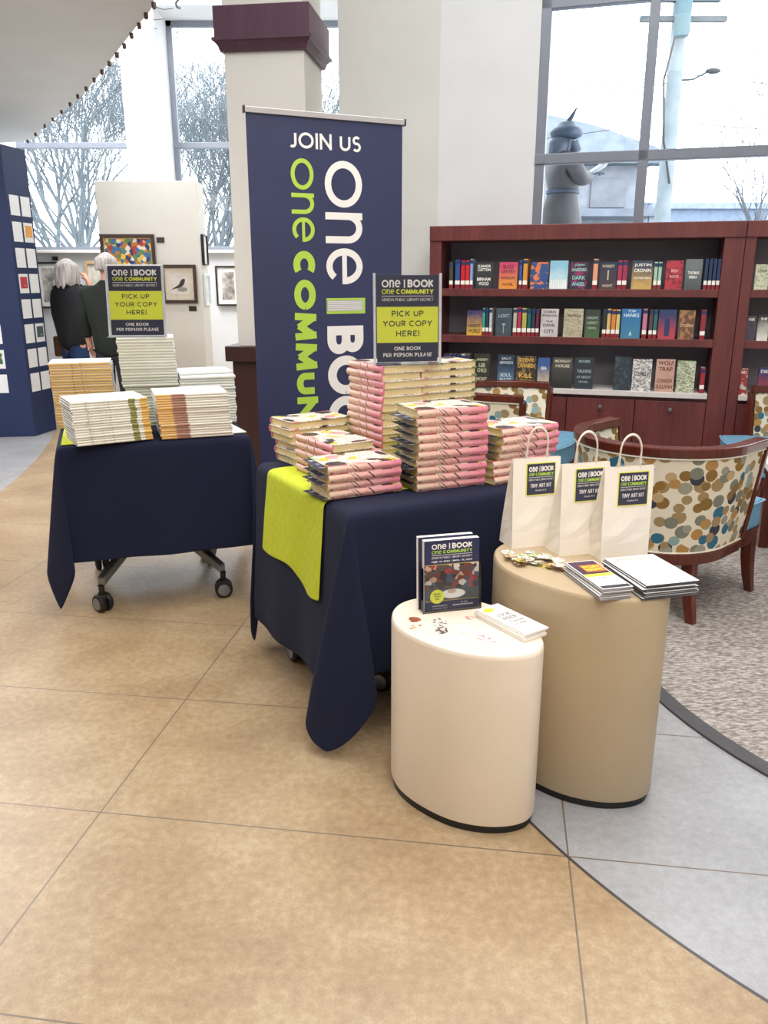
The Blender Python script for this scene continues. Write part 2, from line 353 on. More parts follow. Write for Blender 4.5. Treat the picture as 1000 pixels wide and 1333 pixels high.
# left window wall (thick, deep reveals) at y = 10.0 .. 10.6
CEIL = 5.0
w = MB()
w.box(-9, -4.42, 10.0, 10.7, 0, CEIL); w.box(-2.93, -2.53, 10.0, 10.7, 0, CEIL); w.box(-4.42, -2.93, 10.0, 10.7, 0, 1.72)
w.box(-2.53, 0.2, 10.0, 10.7, 0, 1.72); w.box(-4.42, -2.93, 10.0, 10.7, 4.27, CEIL); w.box(-2.53, 0.2, 10.0, 10.7, 4.27, CEIL)
struct(w.build('wall_back_left', M_WALL))
def window(name, x0, x1, z0, z1, zt, mull=(), Mx=None, fw=0.065, d=0.07):
    Mx = Mx or Matrix.Identity(4); root = bpy.data.objects.new(name, None); COL.objects.link(root); struct(root)
    f = MB(); 
    f.box(x0, x1, 0, d, z0, z0 + fw, M=Mx); f.box(x0, x1, 0, d, z1 - fw, z1, M=Mx); f.box(x0, x0 + fw, 0, d, z0, z1, M=Mx); f.box(x1 - fw, x1, 0, d, z0, z1, M=Mx)
    for zz in zt: f.box(x0, x1, -0.01, d, zz - fw / 2, zz + fw / 2, M=Mx)
    for mx in mull: f.box(mx - fw / 2, mx + fw / 2, -0.01, d, z0, z1, M=Mx)
    f.build('window_frame', M_ALU, root, bevel=0.004)
    xs = [x0] + sorted(mull) + [x1]; zs = [z0] + sorted(zt) + [z1]
    for i in range(len(xs) - 1):
        for j in range(len(zs) - 1):
            MB().box(xs[i] + .03, xs[i + 1] - .03, d / 2, d / 2 + .006, zs[j] + .03, zs[j + 1] - .03, M=Mx).build('window_pane', M_GLASS, root)
    return root
window('window_1', -4.42, -2.93, 1.72, 4.27, [2.94], Mx=Matrix.Translation((0, 10.55, 0)))
window('window_2', -2.53, 0.2, 1.72, 4.27, [2.94], (-1.1,), Mx=Matrix.Translation((0, 10.55, 0)))
sl = MB(); sl.box(-4.46, -2.9, 9.93, 10.55, 1.69, 1.725); sl.box(-2.56, 0.2, 9.93, 10.55, 1.69, 1.725); struct(sl.build('window_sill', M_WHITE, bevel=0.005))

# right wall behind the bookcase, with the big window above it
DR = (0.95888, -0.28382); NR = (0.28382, 0.95888)
MR = Matrix(((DR[0], NR[0], 0, 1.305), (DR[1], NR[1], 0, 5.955), (0, 0, 1, 0), (0, 0, 0, 1)))
w = MB(); w.box(-0.956, -0.275, 0, 0.3, 0, CEIL, M=MR); w.box(-0.275, 4.6, 0, 0.3, 0, 1.66, M=MR); w.box(-0.275, 4.6, 0, 0.3, 3.17, CEIL, M=MR)
struct(w.build('wall_right', M_WALL))
window('window_3', -0.275, 4.4, 1.66, 3.17, [2.19], (0.441, 1.70, 2.96), Mx=MR @ Matrix.Translation((0, -0.004, 0)), fw=0.066)
corner = (1.305 - 0.956 * DR[0], 5.955 - 0.956 * DR[1])
w = MB(); w.prism([(corner[0], corner[1]), (corner[0] + .3, corner[1] + .25), (0.2, 10.0), (-0.22, 10.0), (-0.325, 6.42)], 0, CEIL)
struct(w.build('wall_pier', M_WALLG))
# rest of the shell
struct(MB().box(-9.2, -9, -5, 10.7, 0, CEIL).build('wall_left', M_WALL))
struct(MB().box(-9, 5.5, -5.2, -5, 0, CEIL).build('wall_rear', M_WALL))
struct(MB().box(5.5, 5.7, -5, 5.0, 0, CEIL).build('wall_side', M_WALL))
struct(MB().box(-9.2, 5.7, -5.2, 10.7, CEIL, CEIL + .1).build('ceiling', M_WALL))
struct(MB().box(-9, 0.0, 9.985, 10.0, 0, 0.12).build('baseboard_back', M_WHITE))

# mezzanine soffit with curved edge, top left
edge = [atz(x, y, 2.85) for x, y in [(0, 186.5), (30, 184), (57, 165), (95, 135), (125, 103), (150, 70), (175, 38), (200, 3)]]
edge = [Vector((-5.6, 10.0, 2.85))] + edge[1:] + [Vector((-1.10, 4.3, 2.85)), Vector((-1.02, 3.4, 2.85)), Vector((-1.0, 1.0, 2.85)), Vector((-1.0, -5, 2.85))]
def cr(pts, k=6):
    out = []
    for i in range(len(pts) - 1):
        p0, p1, p2, p3 = pts[max(i - 1, 0)], pts[i], pts[i + 1], pts[min(i + 2, len(pts) - 1)]
        for j in range(k):
            t = j / k; out.append(0.5 * ((2 * p1) + (p2 - p0) * t + (2 * p0 - 5 * p1 + 4 * p2 - p3) * t * t + (3 * p1 - p0 - 3 * p2 + p3) * t ** 3))
    return out + [pts[-1]]
es = cr(edge, 5)
struct(MB().prism([(p.x, p.y) for p in es] + [(-9, -5), (-9, 10.0)], 2.85, 3.25).build('ceiling_soffit', pm('#e0e6ea', 0.8, 0.02, 2, name='soffit_paint')))
# small studs with short wires along the soffit edge
studpx = [(200, 3), (190, 17), (181, 30), (171, 43), (161.5, 56.5), (152, 68.5), (142, 80), (132.5, 91), (122.5, 101.5), (112, 113), (101, 123), (91, 133.5), (80, 143.5), (68.5, 153.5), (58, 162), (46, 173), (36, 182)]
for i, (px, py) in enumerate(studpx):
    p = atz(px, py, 2.85)
    t = thing('cable_stud', 'small brown cable stud on the curved soffit edge, %s' % nth(i, len(studpx), 'upper right', 'lower left'), 'stud', (p.x, p.y, 2.83), 0, 'studs along the soffit edge')
    MB().lathe([(0.010, -0.012), (0.013, 0), (0.013, 0.02)], 8).build('cap', pm('#5d4440', .6), t)
    MB().tube([(0, 0, 0), (0.05, 0.01, -0.012), (0.10, 0.02, -0.004)], 0.0022, 5).build('wire', pm('#8b7a74', .6), t)
# hanging finial near the ceiling
p = aty(233, 4, 8.0); t = thing('ceiling_hook', 'small dark curled hook hanging in front of the white wall above the window', 'hook', (p.x, p.y, p.z))
MB().tube([(0.01, 0, -.04), (-.02, 0, -.03), (-.03, 0, 0), (0, 0, .03), (.012, 0, .06)], 0.010, 8).build('hook', M_BLACK, t, smooth=True)
MB().tube([(.012, 0, .06), (.012, 0, CEIL - p.z)], 0.004, 6).build('rod', M_BLACK, t)

# square column with timber capital and timber base
MC = Matrix.Translation((-1.09, 6.02, 0)) @ Matrix.Rotation(R(-8.1), 4, 'Z')   # local x to the right along the face, y away
cw = 0.585
struct(MB().box(0.02, cw - .02, 0.02, cw - .02, 0, CEIL, M=MC).build('column_shaft', pm('#cfccc6', 0.8, 0.015, 3, name='column_paint')))
cap = MB(); cap.box(-.03, cw + .03, -.03, cw + .03, 2.93, 3.115, M=MC)
prof = [(0.0, 2.855), (0.006, 2.86), (.012, 2.885), (.028, 2.905), (.045, 2.912), (.045, 2.93)]
for j in range(len(prof) - 1):
    (a, z0), (b, z1) = prof[j], prof[j + 1]
    va = [(-a, -a), (cw + a, -a), (cw + a, cw + a), (-a, cw + a)]; vb = [(-b, -b), (cw + b, -b), (cw + b, cw + b), (-b, cw + b)]
    cap.add([(x, y, z0) for x, y in va] + [(x, y, z1) for x, y in vb], [(k, (k + 1) % 4, 4 + (k + 1) % 4, 4 + k) for k in range(4)], 0, MC)
cap.box(0, cw, 0, cw, 2.85, 2.86, M=MC)
struct(cap.build('trim_capital', wood('capital_wood', '#3f2636', '#553043', .45)))
cb = MB(); cb.box(-.02, cw + .02, -.02, cw + .02, 0, .82, M=MC); cb.box(-.06, cw + .06, -.06, cw + .06, .82, .93, M=MC)
struct(cb.build('trim_column_base', M_MAHD, bevel=.006))

# ================================================================ OUTSIDE
def bark(c):
    v = [int(c[i:i + 2], 16) for i in (1, 3, 5)]; return pm('#%02x%02x%02x' % tuple(int(x * .76) for x in v), 0.9, 0.1, 4)
struct(MB().box(-60, 60, 10.75, 90, -.5, -.3).build('ground_outside', pm('#8e9599', .95, .1, .6, name='snowy_ground')))
def tree(x, y, h, seed, lean=(0, 0), spread=1.0, depth=7, base=-0.3, r0=0.085, label='', mat='#747f85', group='bare trees beyond the left windows', twig=1.0):
    rd = random.Random(seed); tr = MB(); br = MB()
    def grow(p, d, L, r, k):
        n = 3; pts = [p]; q = p.copy(); dd = d.copy()
        for i in range(n):
            dd = (dd + Vector((rd.uniform(-1, 1), rd.uniform(-1, 1), rd.uniform(-.3, .7))) * 0.16).normalized(); q = q + dd * (L / n); pts.append(q.copy())
        mb = tr if k == 0 else br
        rr = max(r, .0065); mb.tube(pts, [rr, rr * .9, rr * .78, max(rr * .66, .005)], 7 if k == 0 else (5 if k < 3 else 3), cap=False)
        if k >= depth: return
        m = 2 if k < 2 else rd.choice([2, 2, 3])
        for i in range(m + (1 if k < 2 else 0)):
            a = rd.uniform(0, 6.28); tilt = rd.uniform(.3, .75) * spread
            side = Vector((math.cos(a), math.sin(a) * .6, 0)); nd = (dd * math.cos(tilt) + side * math.sin(tilt) + Vector((0, 0, .12))).normalized()
            at = pts[rd.choice([1, 2, 3])] if k > 0 and i else pts[3]
            grow(at, nd, L * rd.uniform(.66, .86), r * rd.uniform(.48, .6), k + 1)
        if k < 2: grow(pts[3], (dd + Vector((0, 0, .2))).normalized(), L * .8, r * .66, k + 1)
    t = thing('bare_tree', label, 'tree', (x, y, base), 0, group)
    grow(Vector((0, 0, 0)), Vector((lean[0], lean[1], 1)).normalized(), h * .26, r0, 0)
    tr.build('trunk', bark(mat), t, smooth=True); br.build('branches', bark(mat), t)
    return t
tree(-6.2, 17.5, 7.6, 3, (.1, 0), .95, label='bare leafless tree filling the middle of the far left window')
tree(-5.4, 15.5, 7.2, 11, (-.05, 0), 1.2, r0=.06, label='slender bare tree close behind the right side of the far left window')
tree(-8.0, 20.0, 7.8, 5, (.05, 0), 1.1, label='bare tree at the left edge of the far left window')
tree(-3.0, 15.0, 5.6, 8, (.05, 0), 1.15, r0=.07, label='bare tree behind the window beside the column')
tree(-4.2, 21.0, 7.2, 21, (.1, 0), 1.1, label='bare tree far behind the pier between the two left windows')
tree(-1.9, 19.0, 6.2, 14, (0, 0), 1.1, label='bare tree seen just left of the white column')
tree(-7.4, 27.5, 9.6, 51, (.05, 0), 1.15, label='bare tree in the back row, middle of the far left window')
tree(-9.6, 26.0, 9.6, 54, (.1, 0), 1.15, label='bare tree in the back row, left part of the far left window')
tree(-3.6, 27.0, 8.0, 57, (-.05, 0), 1.15, label='bare tree in the back row, behind the window beside the column')
tree(-5.6, 24.0, 8.6, 60, (.15, 0), 1.2, label='bare tree in the back row, right part of the far left window')
tree(-2.0, 24.5, 7.4, 63, (0, 0), 1.2, label='bare tree in the back row, right behind the column')
G2 = 'bare trees beyond the right window'
tree(9.4, 21.0, 6.3, 31, (0, 0), .9, 6, r0=.07, mat='#6c737c', group=G2, label='small bare tree right of the utility pole')
tree(9.9, 18.5, 8.6, 35, (-.03, 0), .75, 7, r0=.07, mat='#6c737c', group=G2, label='tall bare tree at the right edge of the window')
tree(12.2, 24.0, 9.0, 38, (-.05, 0), 1.0, 7, r0=.08, mat='#6c737c', group=G2, label='wide bare tree behind the tall tree at the right edge')
tree(6.2, 24.0, 4.6, 41, (0, 0), .9, 6, r0=.045, mat='#6c737c', group=G2, label='thin bare tree between the house and the utility pole')
# utility pole and wires
pb = aty(862, 290, 16.0); pt = aty(887, 0, 16.0); dirp = (pt - pb).normalized(); p0 = pb - dirp * ((pb.z + .3) / dirp.z); ptop = pb + dirp * 6.0
t = thing('utility_pole', 'pale leaning utility pole with cross arms behind the right window', 'utility pole', tuple(p0))
MB().tube([(0, 0, 0), tuple(ptop - p0)], [.15, .12], 14).build('pole', bark('#87949b'), t, smooth='auto')
L = lambda z: dirp * z
for zz, half in ((pt.z + .25 + .3, .9), (pt.z - .35 + .3, .75), (pt.z + .3 - .05, .6)):
    q = dirp * (zz / dirp.z); MB().box(q.x - half, q.x + half, q.y - .25, q.y - .15, q.z - .04, q.z + .04).build('cross_arm', bark('#4c565c'), t)
q = dirp * ((pt.z + .0) / dirp.z)
MB().lathe([(.12, -.35), (.14, -.3), (.14, .25), (.09, .3)], 14, (q.x - .05, q.y - .32), M=Matrix.Translation((0, 0, q.z))).build('transformer', bark('#5b7880'), t, smooth='auto')
MB().tube([tuple(q + Vector((-.15, -.3, -.35))), tuple(dirp * (q.z - 1.0) + Vector((-.25, -.2, 0))), tuple(dirp * (q.z - 2.0) + Vector((-.16, -.2, 0))), tuple(dirp * (q.z - 2.7) + Vector((.02, -.18, 0)))], .02, 6).build('drop_cable', M_BLACK, t)
q = dirp * ((aty(870, 105, 16).z + .3) / dirp.z)
MB().tube([tuple(q), tuple(q + Vector((.3, -.1, 0))), tuple(q + Vector((.55, -.15, .12)))], .02, 6).build('lamp_arm', bark('#4c565c'), t)
MB().ball(tuple(q + Vector((.62, -.16, .12))), (.14, .06, .05)).build('lamp_head', bark('#3c4449'), t, smooth=True)
for i, (a, b, nm) in enumerate([((700, 117), (870, 98), 'upper left'), ((700, 131), (870, 108), 'middle left'), ((700, 176), (862, 158), 'lower left'),
                                ((888, 95), (1010, 104), 'upper right'), ((888, 108), (1010, 119), 'middle right'), ((880, 158), (1010, 163), 'lower right')]):
    A = aty(a[0], a[1], 16.0); B = aty(b[0], b[1], 16.0); d = B - A
    if a[0] < 800: A = A - d * 1.2
    else: B = B + d * 1.0
    k = [A + (B - A) * j / 12 - Vector((0, 0, .25 * math.sin(math.pi * j / 12) * .3)) for j in range(13)]
    o = MB().tube([tuple(p) for p in k], .009, 5).build('power_line', bark('#5a5e64')); tag(o, 'thin overhead power line, %s of the utility pole' % nm, 'cable', 'power lines on the utility pole')
# pale gabled building with a sign board on its wall
hb = aty(745, 292, 22.0); t = thing('white_building', 'pale white building with a notice board seen behind the statue', 'building', (5.6, 22.0, -.3))
zt = aty(800, 208, 22).z + .3
MB().box(-4.5, .95, 0, 6, 0, zt).build('wall', bark('#a3a9b3'), t)
MB().prism([(-4.9, 0), (1.5, 0), (1.1, .25), (-.5, .75), (-1.8, 1.0), (-3.6, .6)], -.4, 6.4, M=Matrix.Translation((0, 0, zt)) @ Matrix.Rotation(R(90), 4, 'X') @ Matrix.Scale(-1, 4, (0, 0, 1))).build('roof', bark('#8e9ba9'), t)
MB().box(-4.9, 1.4, -.5, .1, zt - .14, zt - .02).build('eaves', bark('#76818f'), t)
pbx = aty(772, 232, 21.9); MB().box(pbx.x - 5.6 - .02, pbx.x - 5.6 + .85, -.08, 0, aty(772, 270, 21.9).z + .3, aty(772, 232, 21.9).z + .3).build('notice_board', bark('#8e949e'), t)
zz = aty(772, 280, 21.0).z + .3; MB().box(-3.9, 1.0, -1.4, 0, zz - .05, zz + .12).build('porch_roof', bark('#7d8794'), t)
for X in (-3.8, -1.2, .8): MB().box(X, X + .12, -1.3, -1.18, 0, zz).build('porch_post', bark('#949aa5'), t)
t = thing('distant_building', 'low pale blue building far behind the small tree and pole', 'building', (10.5, 38, -.3))
zz = aty(860, 272, 38).z + .3; MB().box(-1.6, 6.5, 0, 8, 0, zz).build('wall', bark('#7f8fa6'), t); MB().box(-1.8, 6.7, -.2, 8.2, zz, zz + .25).build('roof', bark('#93a0b2'), t)
MB().box(.2, 1.0, 1, 2, zz, zz + .8).build('chimney', bark('#8c7478'), t)

# ================================================================ FIGURES
def skin_body(name, joints, edges, mat, parent, sub=2, root=0):
    me = bpy.data.meshes.new(name); me.from_pydata([j[:3] for j in joints], edges, []); me.materials.append(mat)
    o = bpy.data.objects.new(name, me); COL.objects.link(o)
    sk = o.modifiers.new('skin', 'SKIN'); sk.use_smooth_shade = True
    if not me.skin_vertices: 
        bm = bmesh.new(); bm.from_mesh(me); bm.verts.layers.skin.verify(); bm.to_mesh(me); bm.free()
    for i, j in enumerate(joints):
        sv = me.skin_vertices[0].data[i]; r = j[3]; sv.radius = r if isinstance(r, tuple) else (r, r); sv.use_root = (i == root)
    sb = o.modifiers.new('sub', 'SUBSURF'); sb.levels = sub; sb.render_levels = sub
    bpy.context.view_layer.update()
    m2 = bpy.data.meshes.new_from_object(o.evaluated_get(bpy.context.evaluated_depsgraph_get()))
    m2.name = name; bpy.data.objects.remove(o); bpy.data.meshes.remove(me)
    m2.polygons.foreach_set('use_smooth', [True] * len(m2.polygons)); m2.materials.clear(); m2.materials.append(mat)
    o = bpy.data.objects.new(name, m2); COL.objects.link(o); o.parent = parent; return o
def hand(js, es, wrist, wi, d, side, s=1.0, curl=.5):
    """palm with four bent fingers and a thumb, grown from wrist vertex wi along direction d"""
    d = Vector(d).normalized(); side = Vector(side).normalized(); nrm = d.cross(side).normalized(); w = Vector(wrist)
    pm_ = w + d * .045 * s; js.append((*pm_, (.026 * s, .014 * s))); pi = len(js) - 1; es.append((wi, pi))
    for k, (off, ln) in enumerate([(-.027, .068), (-.009, .078), (.009, .073), (.027, .058)]):
        a = pm_ + d * .035 * s + side * off * s; b = a + (d * (1 - curl * .3) + nrm * curl * .5).normalized() * ln * .5 * s; c = b + (d * (1 - curl) + nrm * curl).normalized() * ln * .5 * s
        i0 = len(js); js += [(*a, .009 * s), (*b, .0082 * s), (*c, .007 * s)]; es += [(pi, i0), (i0, i0 + 1), (i0 + 1, i0 + 2)]
    a = w + d * .03 * s - side * .03 * s; b = a + (d * .8 - side * .6).normalized() * .035 * s; i0 = len(js)
    js += [(*a, .011 * s), (*b, .009 * s)]; es += [(pi, i0), (i0, i0 + 1)]
def figure(t, H, skinm, armL, armR, headturn=0.0, hat=False):
    """standing body facing local +y; arms given as (elbow, wrist) in units of H"""
    h = H; J = []; E_ = []
    def v(x, y, z, r): J.append((x * h, y * h, z * h, (r[0] * h, r[1] * h) if isinstance(r, tuple) else r * h)); return len(J) - 1
    pel = v(0, 0, .53, (.085, .062)); ab = v(0, .004, .62, (.075, .055)); ch = v(0, 0, .73, (.092, .062)); ns = v(0, -.004, .815, (.05, .04)); nk = v(0, .0, .855, .032)
    E_ += [(pel, ab), (ab, ch), (ch, ns), (ns, nk)]
    hd = v(0, .012, .895, (.042, .045)); ht = v(0, .008, .955, (.046, .052)); E_ += [(nk, hd), (hd, ht)]
    for s, arm in ((-1, armL), (1, armR)):
        hp = v(s * .052, 0, .50, .052); kn = v(s * .056, .012, .285, .034); an = v(s * .058, -.008, .045, .022); to = v(s * .064, .085, .018, (.024, .016)); E_ += [(pel, hp), (hp, kn), (kn, an), (an, to)]
        sh = v(s * .108, 0, .795, .036); el = v(*arm[0], .026); wr = v(*arm[1], .017); E_ += [(ch, sh), (sh, el), (el, wr)]
        d = Vector(arm[1]) - Vector(arm[0]); hand(J, E_, [c * h for c in arm[1]], wr, d + Vector(arm[2] if len(arm) > 2 else (0, 0, 0)), (0, 1, 0) if abs(d.normalized().y) < .7 else (1, 0, 0), h / 1.7 * 1.0)
    body = skin_body('body', J, E_, skinm, t)
    hm = MB(); c = Vector((0, .012 * h, .925 * h))        # face: nose, brow, lips, ears sit on the head
    return body
def garment(name, t, H, mat, verts, edges):
    return skin_body(name, [(x * H, y * H, z * H, (r[0] * H, r[1] * H) if isinstance(r, tuple) else r * H) for x, y, z, r in verts], edges, mat, t)
def face(t, H, skinm, yaw=0):
    z = .925 * H; y = .058 * H
    MB().ball((0, y + .012, z - .004), (.012, .018, .022), 10).build('nose', skinm, t, smooth=True)
    MB().ball((0, y, z - .048), (.022, .008, .006), 8).build('mouth', pm('#a2574f', .5), t, smooth=True)
    for s in (-1, 1):
        MB().ball((s * .068, .0, z), (.010, .018, .030), 8).build('ear', skinm, t, smooth=True)
        MB().ball((s * .028, y - .002, z + .018), (.011, .007, .007), 8).build('eye', pm('#2c2a2a', .3), t, smooth=True)
SKIN = pm('#c9967f', .55, .04, 10, name='skin')
# woman: white hair, dark padded jacket, jeans, hand to her face; turned away to the right
wp = aty(92, 400, 8.0); HW = 1.60
t = thing('person', 'person with shoulder-length white hair in dark padded jacket and jeans, hand at mouth', 'person', (wp.x, 8.0, 0), R(-38))
figure(t, HW, SKIN, ((-.15, .02, .66), (-.12, .10, .57)), ((.12, .11, .70), (.045, .105, .865), (-.3, 0, .2)))
JK = pm('#15171f', .75, .12, 30, bump=.3, name='dark_padded_fabric')
garment('jacket', t, HW, JK, [(0, 0, .44, (.112, .09)), (0, 0, .56, (.108, .088)), (0, 0, .73, (.118, .088)), (0, 0, .815, (.072, .060)), (0, .0, .855, (.045, .044)),
    (-.118, 0, .785, .055), (-.155, .02, .66, .046), (-.125, .092, .585, .034), (.118, .02, .785, .055), (.122, .105, .70, .046), (.062, .105, .83, .032)],
    [(0, 1), (1, 2), (2, 3), (3, 4), (2, 5), (5, 6), (6, 7), (2, 8), (8, 9), (9, 10)])
garment('trousers', t, HW, pm('#233a66', .9, .1, 60, name='denim'), [(0, 0, .50, (.07, .06)), (-.054, 0, .44, .056), (-.058, .01, .28, .046), (-.06, -.006, .05, .038), (.054, 0, .44, .056), (.058, .012, .28, .046), (.06, -.006, .05, .038)],
    [(0, 1), (1, 2), (2, 3), (0, 4), (4, 5), (5, 6)])
HAIR = pm('#b5afac', .7, .28, 60, bump=.8, name='white_hair', stretch=(1, 1, .12))
hr = MB()
def hairf(u, v):
    a = R(-215 + 250 * u) ; k = v; z = .985 - (.150 + .012 * math.sin(u * 33) + .008 * math.sin(u * 71)) * k
    r = (.054 * math.sin(min(1, k * 2.9 + .12) * math.pi / 2) + .016 * k - .012 * k ** 3) * (1 + (.07 * math.sin(u * 40) + .05 * math.sin(u * 83 + k * 5)) * k)
    return (math.cos(a) * r * HW * .98, (math.sin(a) * r * 1.12 + .004) * HW, z * HW)
hr.grid(hairf, 90, 18); hr.build('hair', HAIR, t, smooth=True, solid=.02, fix=True)
face(t, HW, SKIN)
MB().tube([(-.16, -.03, 1.28), (-.21, -.02, 1.05), (-.235, .0, .86), (-.235, .02, .74)], .010, 6).build('bag_strap', pm('#7c5233', .6), t)
MB().box(-.27, -.21, -.07, .09, .66, .86).build('handbag', pm('#7c5233', .6), t, bevel=.02)
# man: short grey hair, dark green jacket, seen from behind
mp_ = aty(146, 400, 7.3); HM = 1.63
t = thing('person', 'person with short grey hair in dark green jacket, seen from behind the left sign', 'person', (mp_.x - .02, 7.3, 0), R(-8))
figure(t, HM, SKIN, ((-.150, -.01, .66), (-.150, .03, .515)), ((.150, -.01, .66), (.145, .03, .515)))
garment('jacket', t, HM, pm('#141d1a', .8, .1, 30, bump=.2, name='dark_green_fabric'), [(0, 0, .42, (.118, .09)), (0, 0, .56, (.112, .086)), (0, 0, .73, (.122, .086)), (0, 0, .815, (.072, .058)), (0, 0, .865, (.042, .042)),
    (-.122, 0, .785, .055), (-.152, -.01, .66, .046), (-.151, .024, .545, .036), (.122, 0, .785, .055), (.152, -.01, .66, .046), (.147, .024, .545, .036)],
    [(0, 1), (1, 2), (2, 3), (3, 4), (2, 5), (5, 6), (6, 7), (2, 8), (8, 9), (9, 10)])
garment('trousers', t, HM, pm('#1d2430', .9, .08, 50), [(0, 0, .50, (.07, .06)), (-.056, 0, .44, .058), (-.06, .01, .28, .048), (-.062, -.006, .05, .04), (.056, 0, .44, .058), (.06, .012, .28, .048), (.062, -.006, .05, .04)],
    [(0, 1), (1, 2), (2, 3), (0, 4), (4, 5), (5, 6)])
hr = MB()
def hairm(u, v):
    a = R(-200 + 220 * u); z = .990 - (.085 + .004 * math.sin(u * 40)) * v; r = (.056 * math.sin(min(1, v * 1.7 + .1) * math.pi / 2) - .006 * v ** 3) * (1 + .03 * math.sin(u * 60) * v)
    return (math.cos(a) * r * HM, (math.sin(a) * r * 1.12 + .003) * HM, z * HM)
hr.grid(hairm, 36, 10); hr.build('hair', HAIR, t, smooth=True, solid=.012, fix=True)
face(t, HM, SKIN)
# bronze statue outside: hatted figure reading a book
BR = pm('#2c3a4c', .55, .3, 9, .25, name='weathered_bronze'); BR2 = pm('#35363a', .6, .2, 7, .2, name='brown_bronze')
sp_ = aty(733, 250, 10.0); HS = 1.72; zb = sp_.z - HS * .60
t = thing('statue', 'weathered bronze statue of a fur-hatted figure reading a book outside the window', 'statue', (sp_.x, 10.0, zb), R(-82))
figure(t, HS, BR, ((-.14, .07, .66), (-.05, .19, .70), (0, .2, .1)), ((.14, .07, .66), (.05, .19, .70), (0, .2, .1)))
garment('coat', t, HS, BR2, [(0, 0, .33, (.15, .15)), (0, 0, .42, (.145, .145)), (0, -.01, .52, (.135, .13)), (0, 0, .60, (.105, .10)), (0, 0, .66, (.13, .125)), (0, -.01, .74, (.14, .13)), (0, -.01, .82, (.085, .085)), (0, 0, .86, (.06, .06)),
    (-.13, 0, .785, .062), (-.15, .07, .66, .055), (-.08, .155, .69, .04), (.13, 0, .785, .062), (.15, .07, .66, .055), (.08, .155, .69, .04)],
    [(0, 1), (1, 2), (2, 3), (3, 4), (4, 5), (5, 6), (6, 7), (5, 8), (8, 9), (9, 10), (5, 11), (11, 12), (12, 13)])
MB().lathe([(.17, .0), (.195, .01), (.195, .045), (.17, .055)], 20, M=Matrix.Translation((0, 0, .60 * HS - .03))).build('belt', BR, t, smooth='auto')
ht = MB(); ht.lathe([(.10, .925 * HS), (.17, .94 * HS), (.185, .965 * HS), (.16, .99 * HS), (.12, 1.0 * HS), (.09, 1.025 * HS), (.02, 1.035 * HS)], 22); ht.build('fur_hat', BR, t, smooth=True)
ft = MB(); ft.tube([(0, .0, 1.02 * HS), (0, .05, 1.06 * HS), (0, .12, 1.13 * HS)], [.03, .028, .003], 8); ft.build('feather', BR, t, smooth=True)
ft = MB(); ft.tube([(0, -.03, .93 * HS), (0, -.09, .88 * HS), (0, -.12, .80 * HS)], [.10, .12, .10], 10); ft.build('long_hair', BR, t, smooth=True)
ft = MB(); ft.tube([(0, .075, .91 * HS), (0, .12, .86 * HS), (0, .10, .82 * HS)], [.07, .07, .03], 10); ft.build('beard', BR, t, smooth=True)
bk = MB()
for s in (-1, 1): bk.box(0 if s > 0 else -.13, .13 if s > 0 else 0, -.11, .11, -.012, .012, M=Matrix.Translation((0, .40, .735 * HS)) @ Matrix.Rotation(R(32), 4, 'X') @ Matrix.Rotation(R(-14 * s), 4, 'Y'))
bk.build('open_book', pm('#8a9096', .6), t, bevel=.004)
MB().box(-.35, .35, -.35, .35, -zb - .3, 0).build('pedestal', bark('#5c6064'), t, bevel=.02)

# ================================================================ BOOKCASE AND ITS BOOKS
MBK = Matrix(((DR[0], NR[0], 0, 1.2), (DR[1], NR[1], 0, 5.6), (0, 0, 1, 0), (0, 0, 0, 1)))
RB = math.atan2(DR[1], DR[0])
def ub(px, py, off=0.0):              # photograph pixel -> (u, z) on the bookcase front plane set back by off
    p = atp(px, py, (1.2 + NR[0] * off, 5.6 + NR[1] * off), NR)
    return (p.x - 1.2) * DR[0] + (p.y - 5.6) * DR[1], p.z
M_BACKP = pm('#86838c', .8, .06, 4, name='shelf_back_panel'); M_COUNT = pm('#d5d0cc', .5, .04, 30, name='pale_stone_counter')
def bookcase(u0, u1, pl, pr, doors, label):
    t = thing('bookcase', label, 'bookcase', (1.2, 5.6, 0), RB, 'built-in bookcase bays')
    D = .345
    for a, b in ((u0, u0 + pl), (u1 - pr, u1)): MB().box(a, b, 0, D, 0.0, 1.65).build('side_panel', M_MAH, t, bevel=.003)
    MB().box(u0, u1, -.012, D, 1.648, 1.745).build('cornice', M_MAH, t, bevel=.004)
    MB().box(u0 + pl, u1 - pr, D - .03, D, .55, 1.65).build('back_panel', M_BACKP, t)
    for z in (1.334, 1.019): MB().box(u0 + pl, u1 - pr, .012, D - .03, z - .05, z).build('shelf', M_MAH, t, bevel=.002)
    MB().box(u0 + pl, u1 - pr, .03, D, .0, .635).build('cabinet_body', M_MAH, t)
    MB().box(u0 + pl, u1 - pr, .06, D, .0, .08).build('plinth', M_MAHD, t)
    n = doors; w = (u1 - pr - u0 - pl) / n
    for i in range(n):
        a = u0 + pl + i * w
        d = MB().box(a + .003, a + w - .003, .006, .028, .10, .612).build('door', M_MAH, t, bevel=.002)
        k = MB(); k.lathe([(.005, 0), (.006, .014), (.013, .018), (.015, .024), (.012, .031), (.004, .033)], 14, M=Matrix.Translation((a + w / 2, .006, .56)) @ Matrix.Rotation(R(90), 4, 'X'))
        k.build('knob', M_STEEL, d, smooth='auto')
    return t
bookcase(-.922, 1.091, .082, .121, 4, 'dark mahogany bookcase bay with three rows of books under the window, behind the chairs')
bookcase(1.094, 3.10, .062, .08, 4, 'dark mahogany bookcase bay running out of the frame at the right edge')
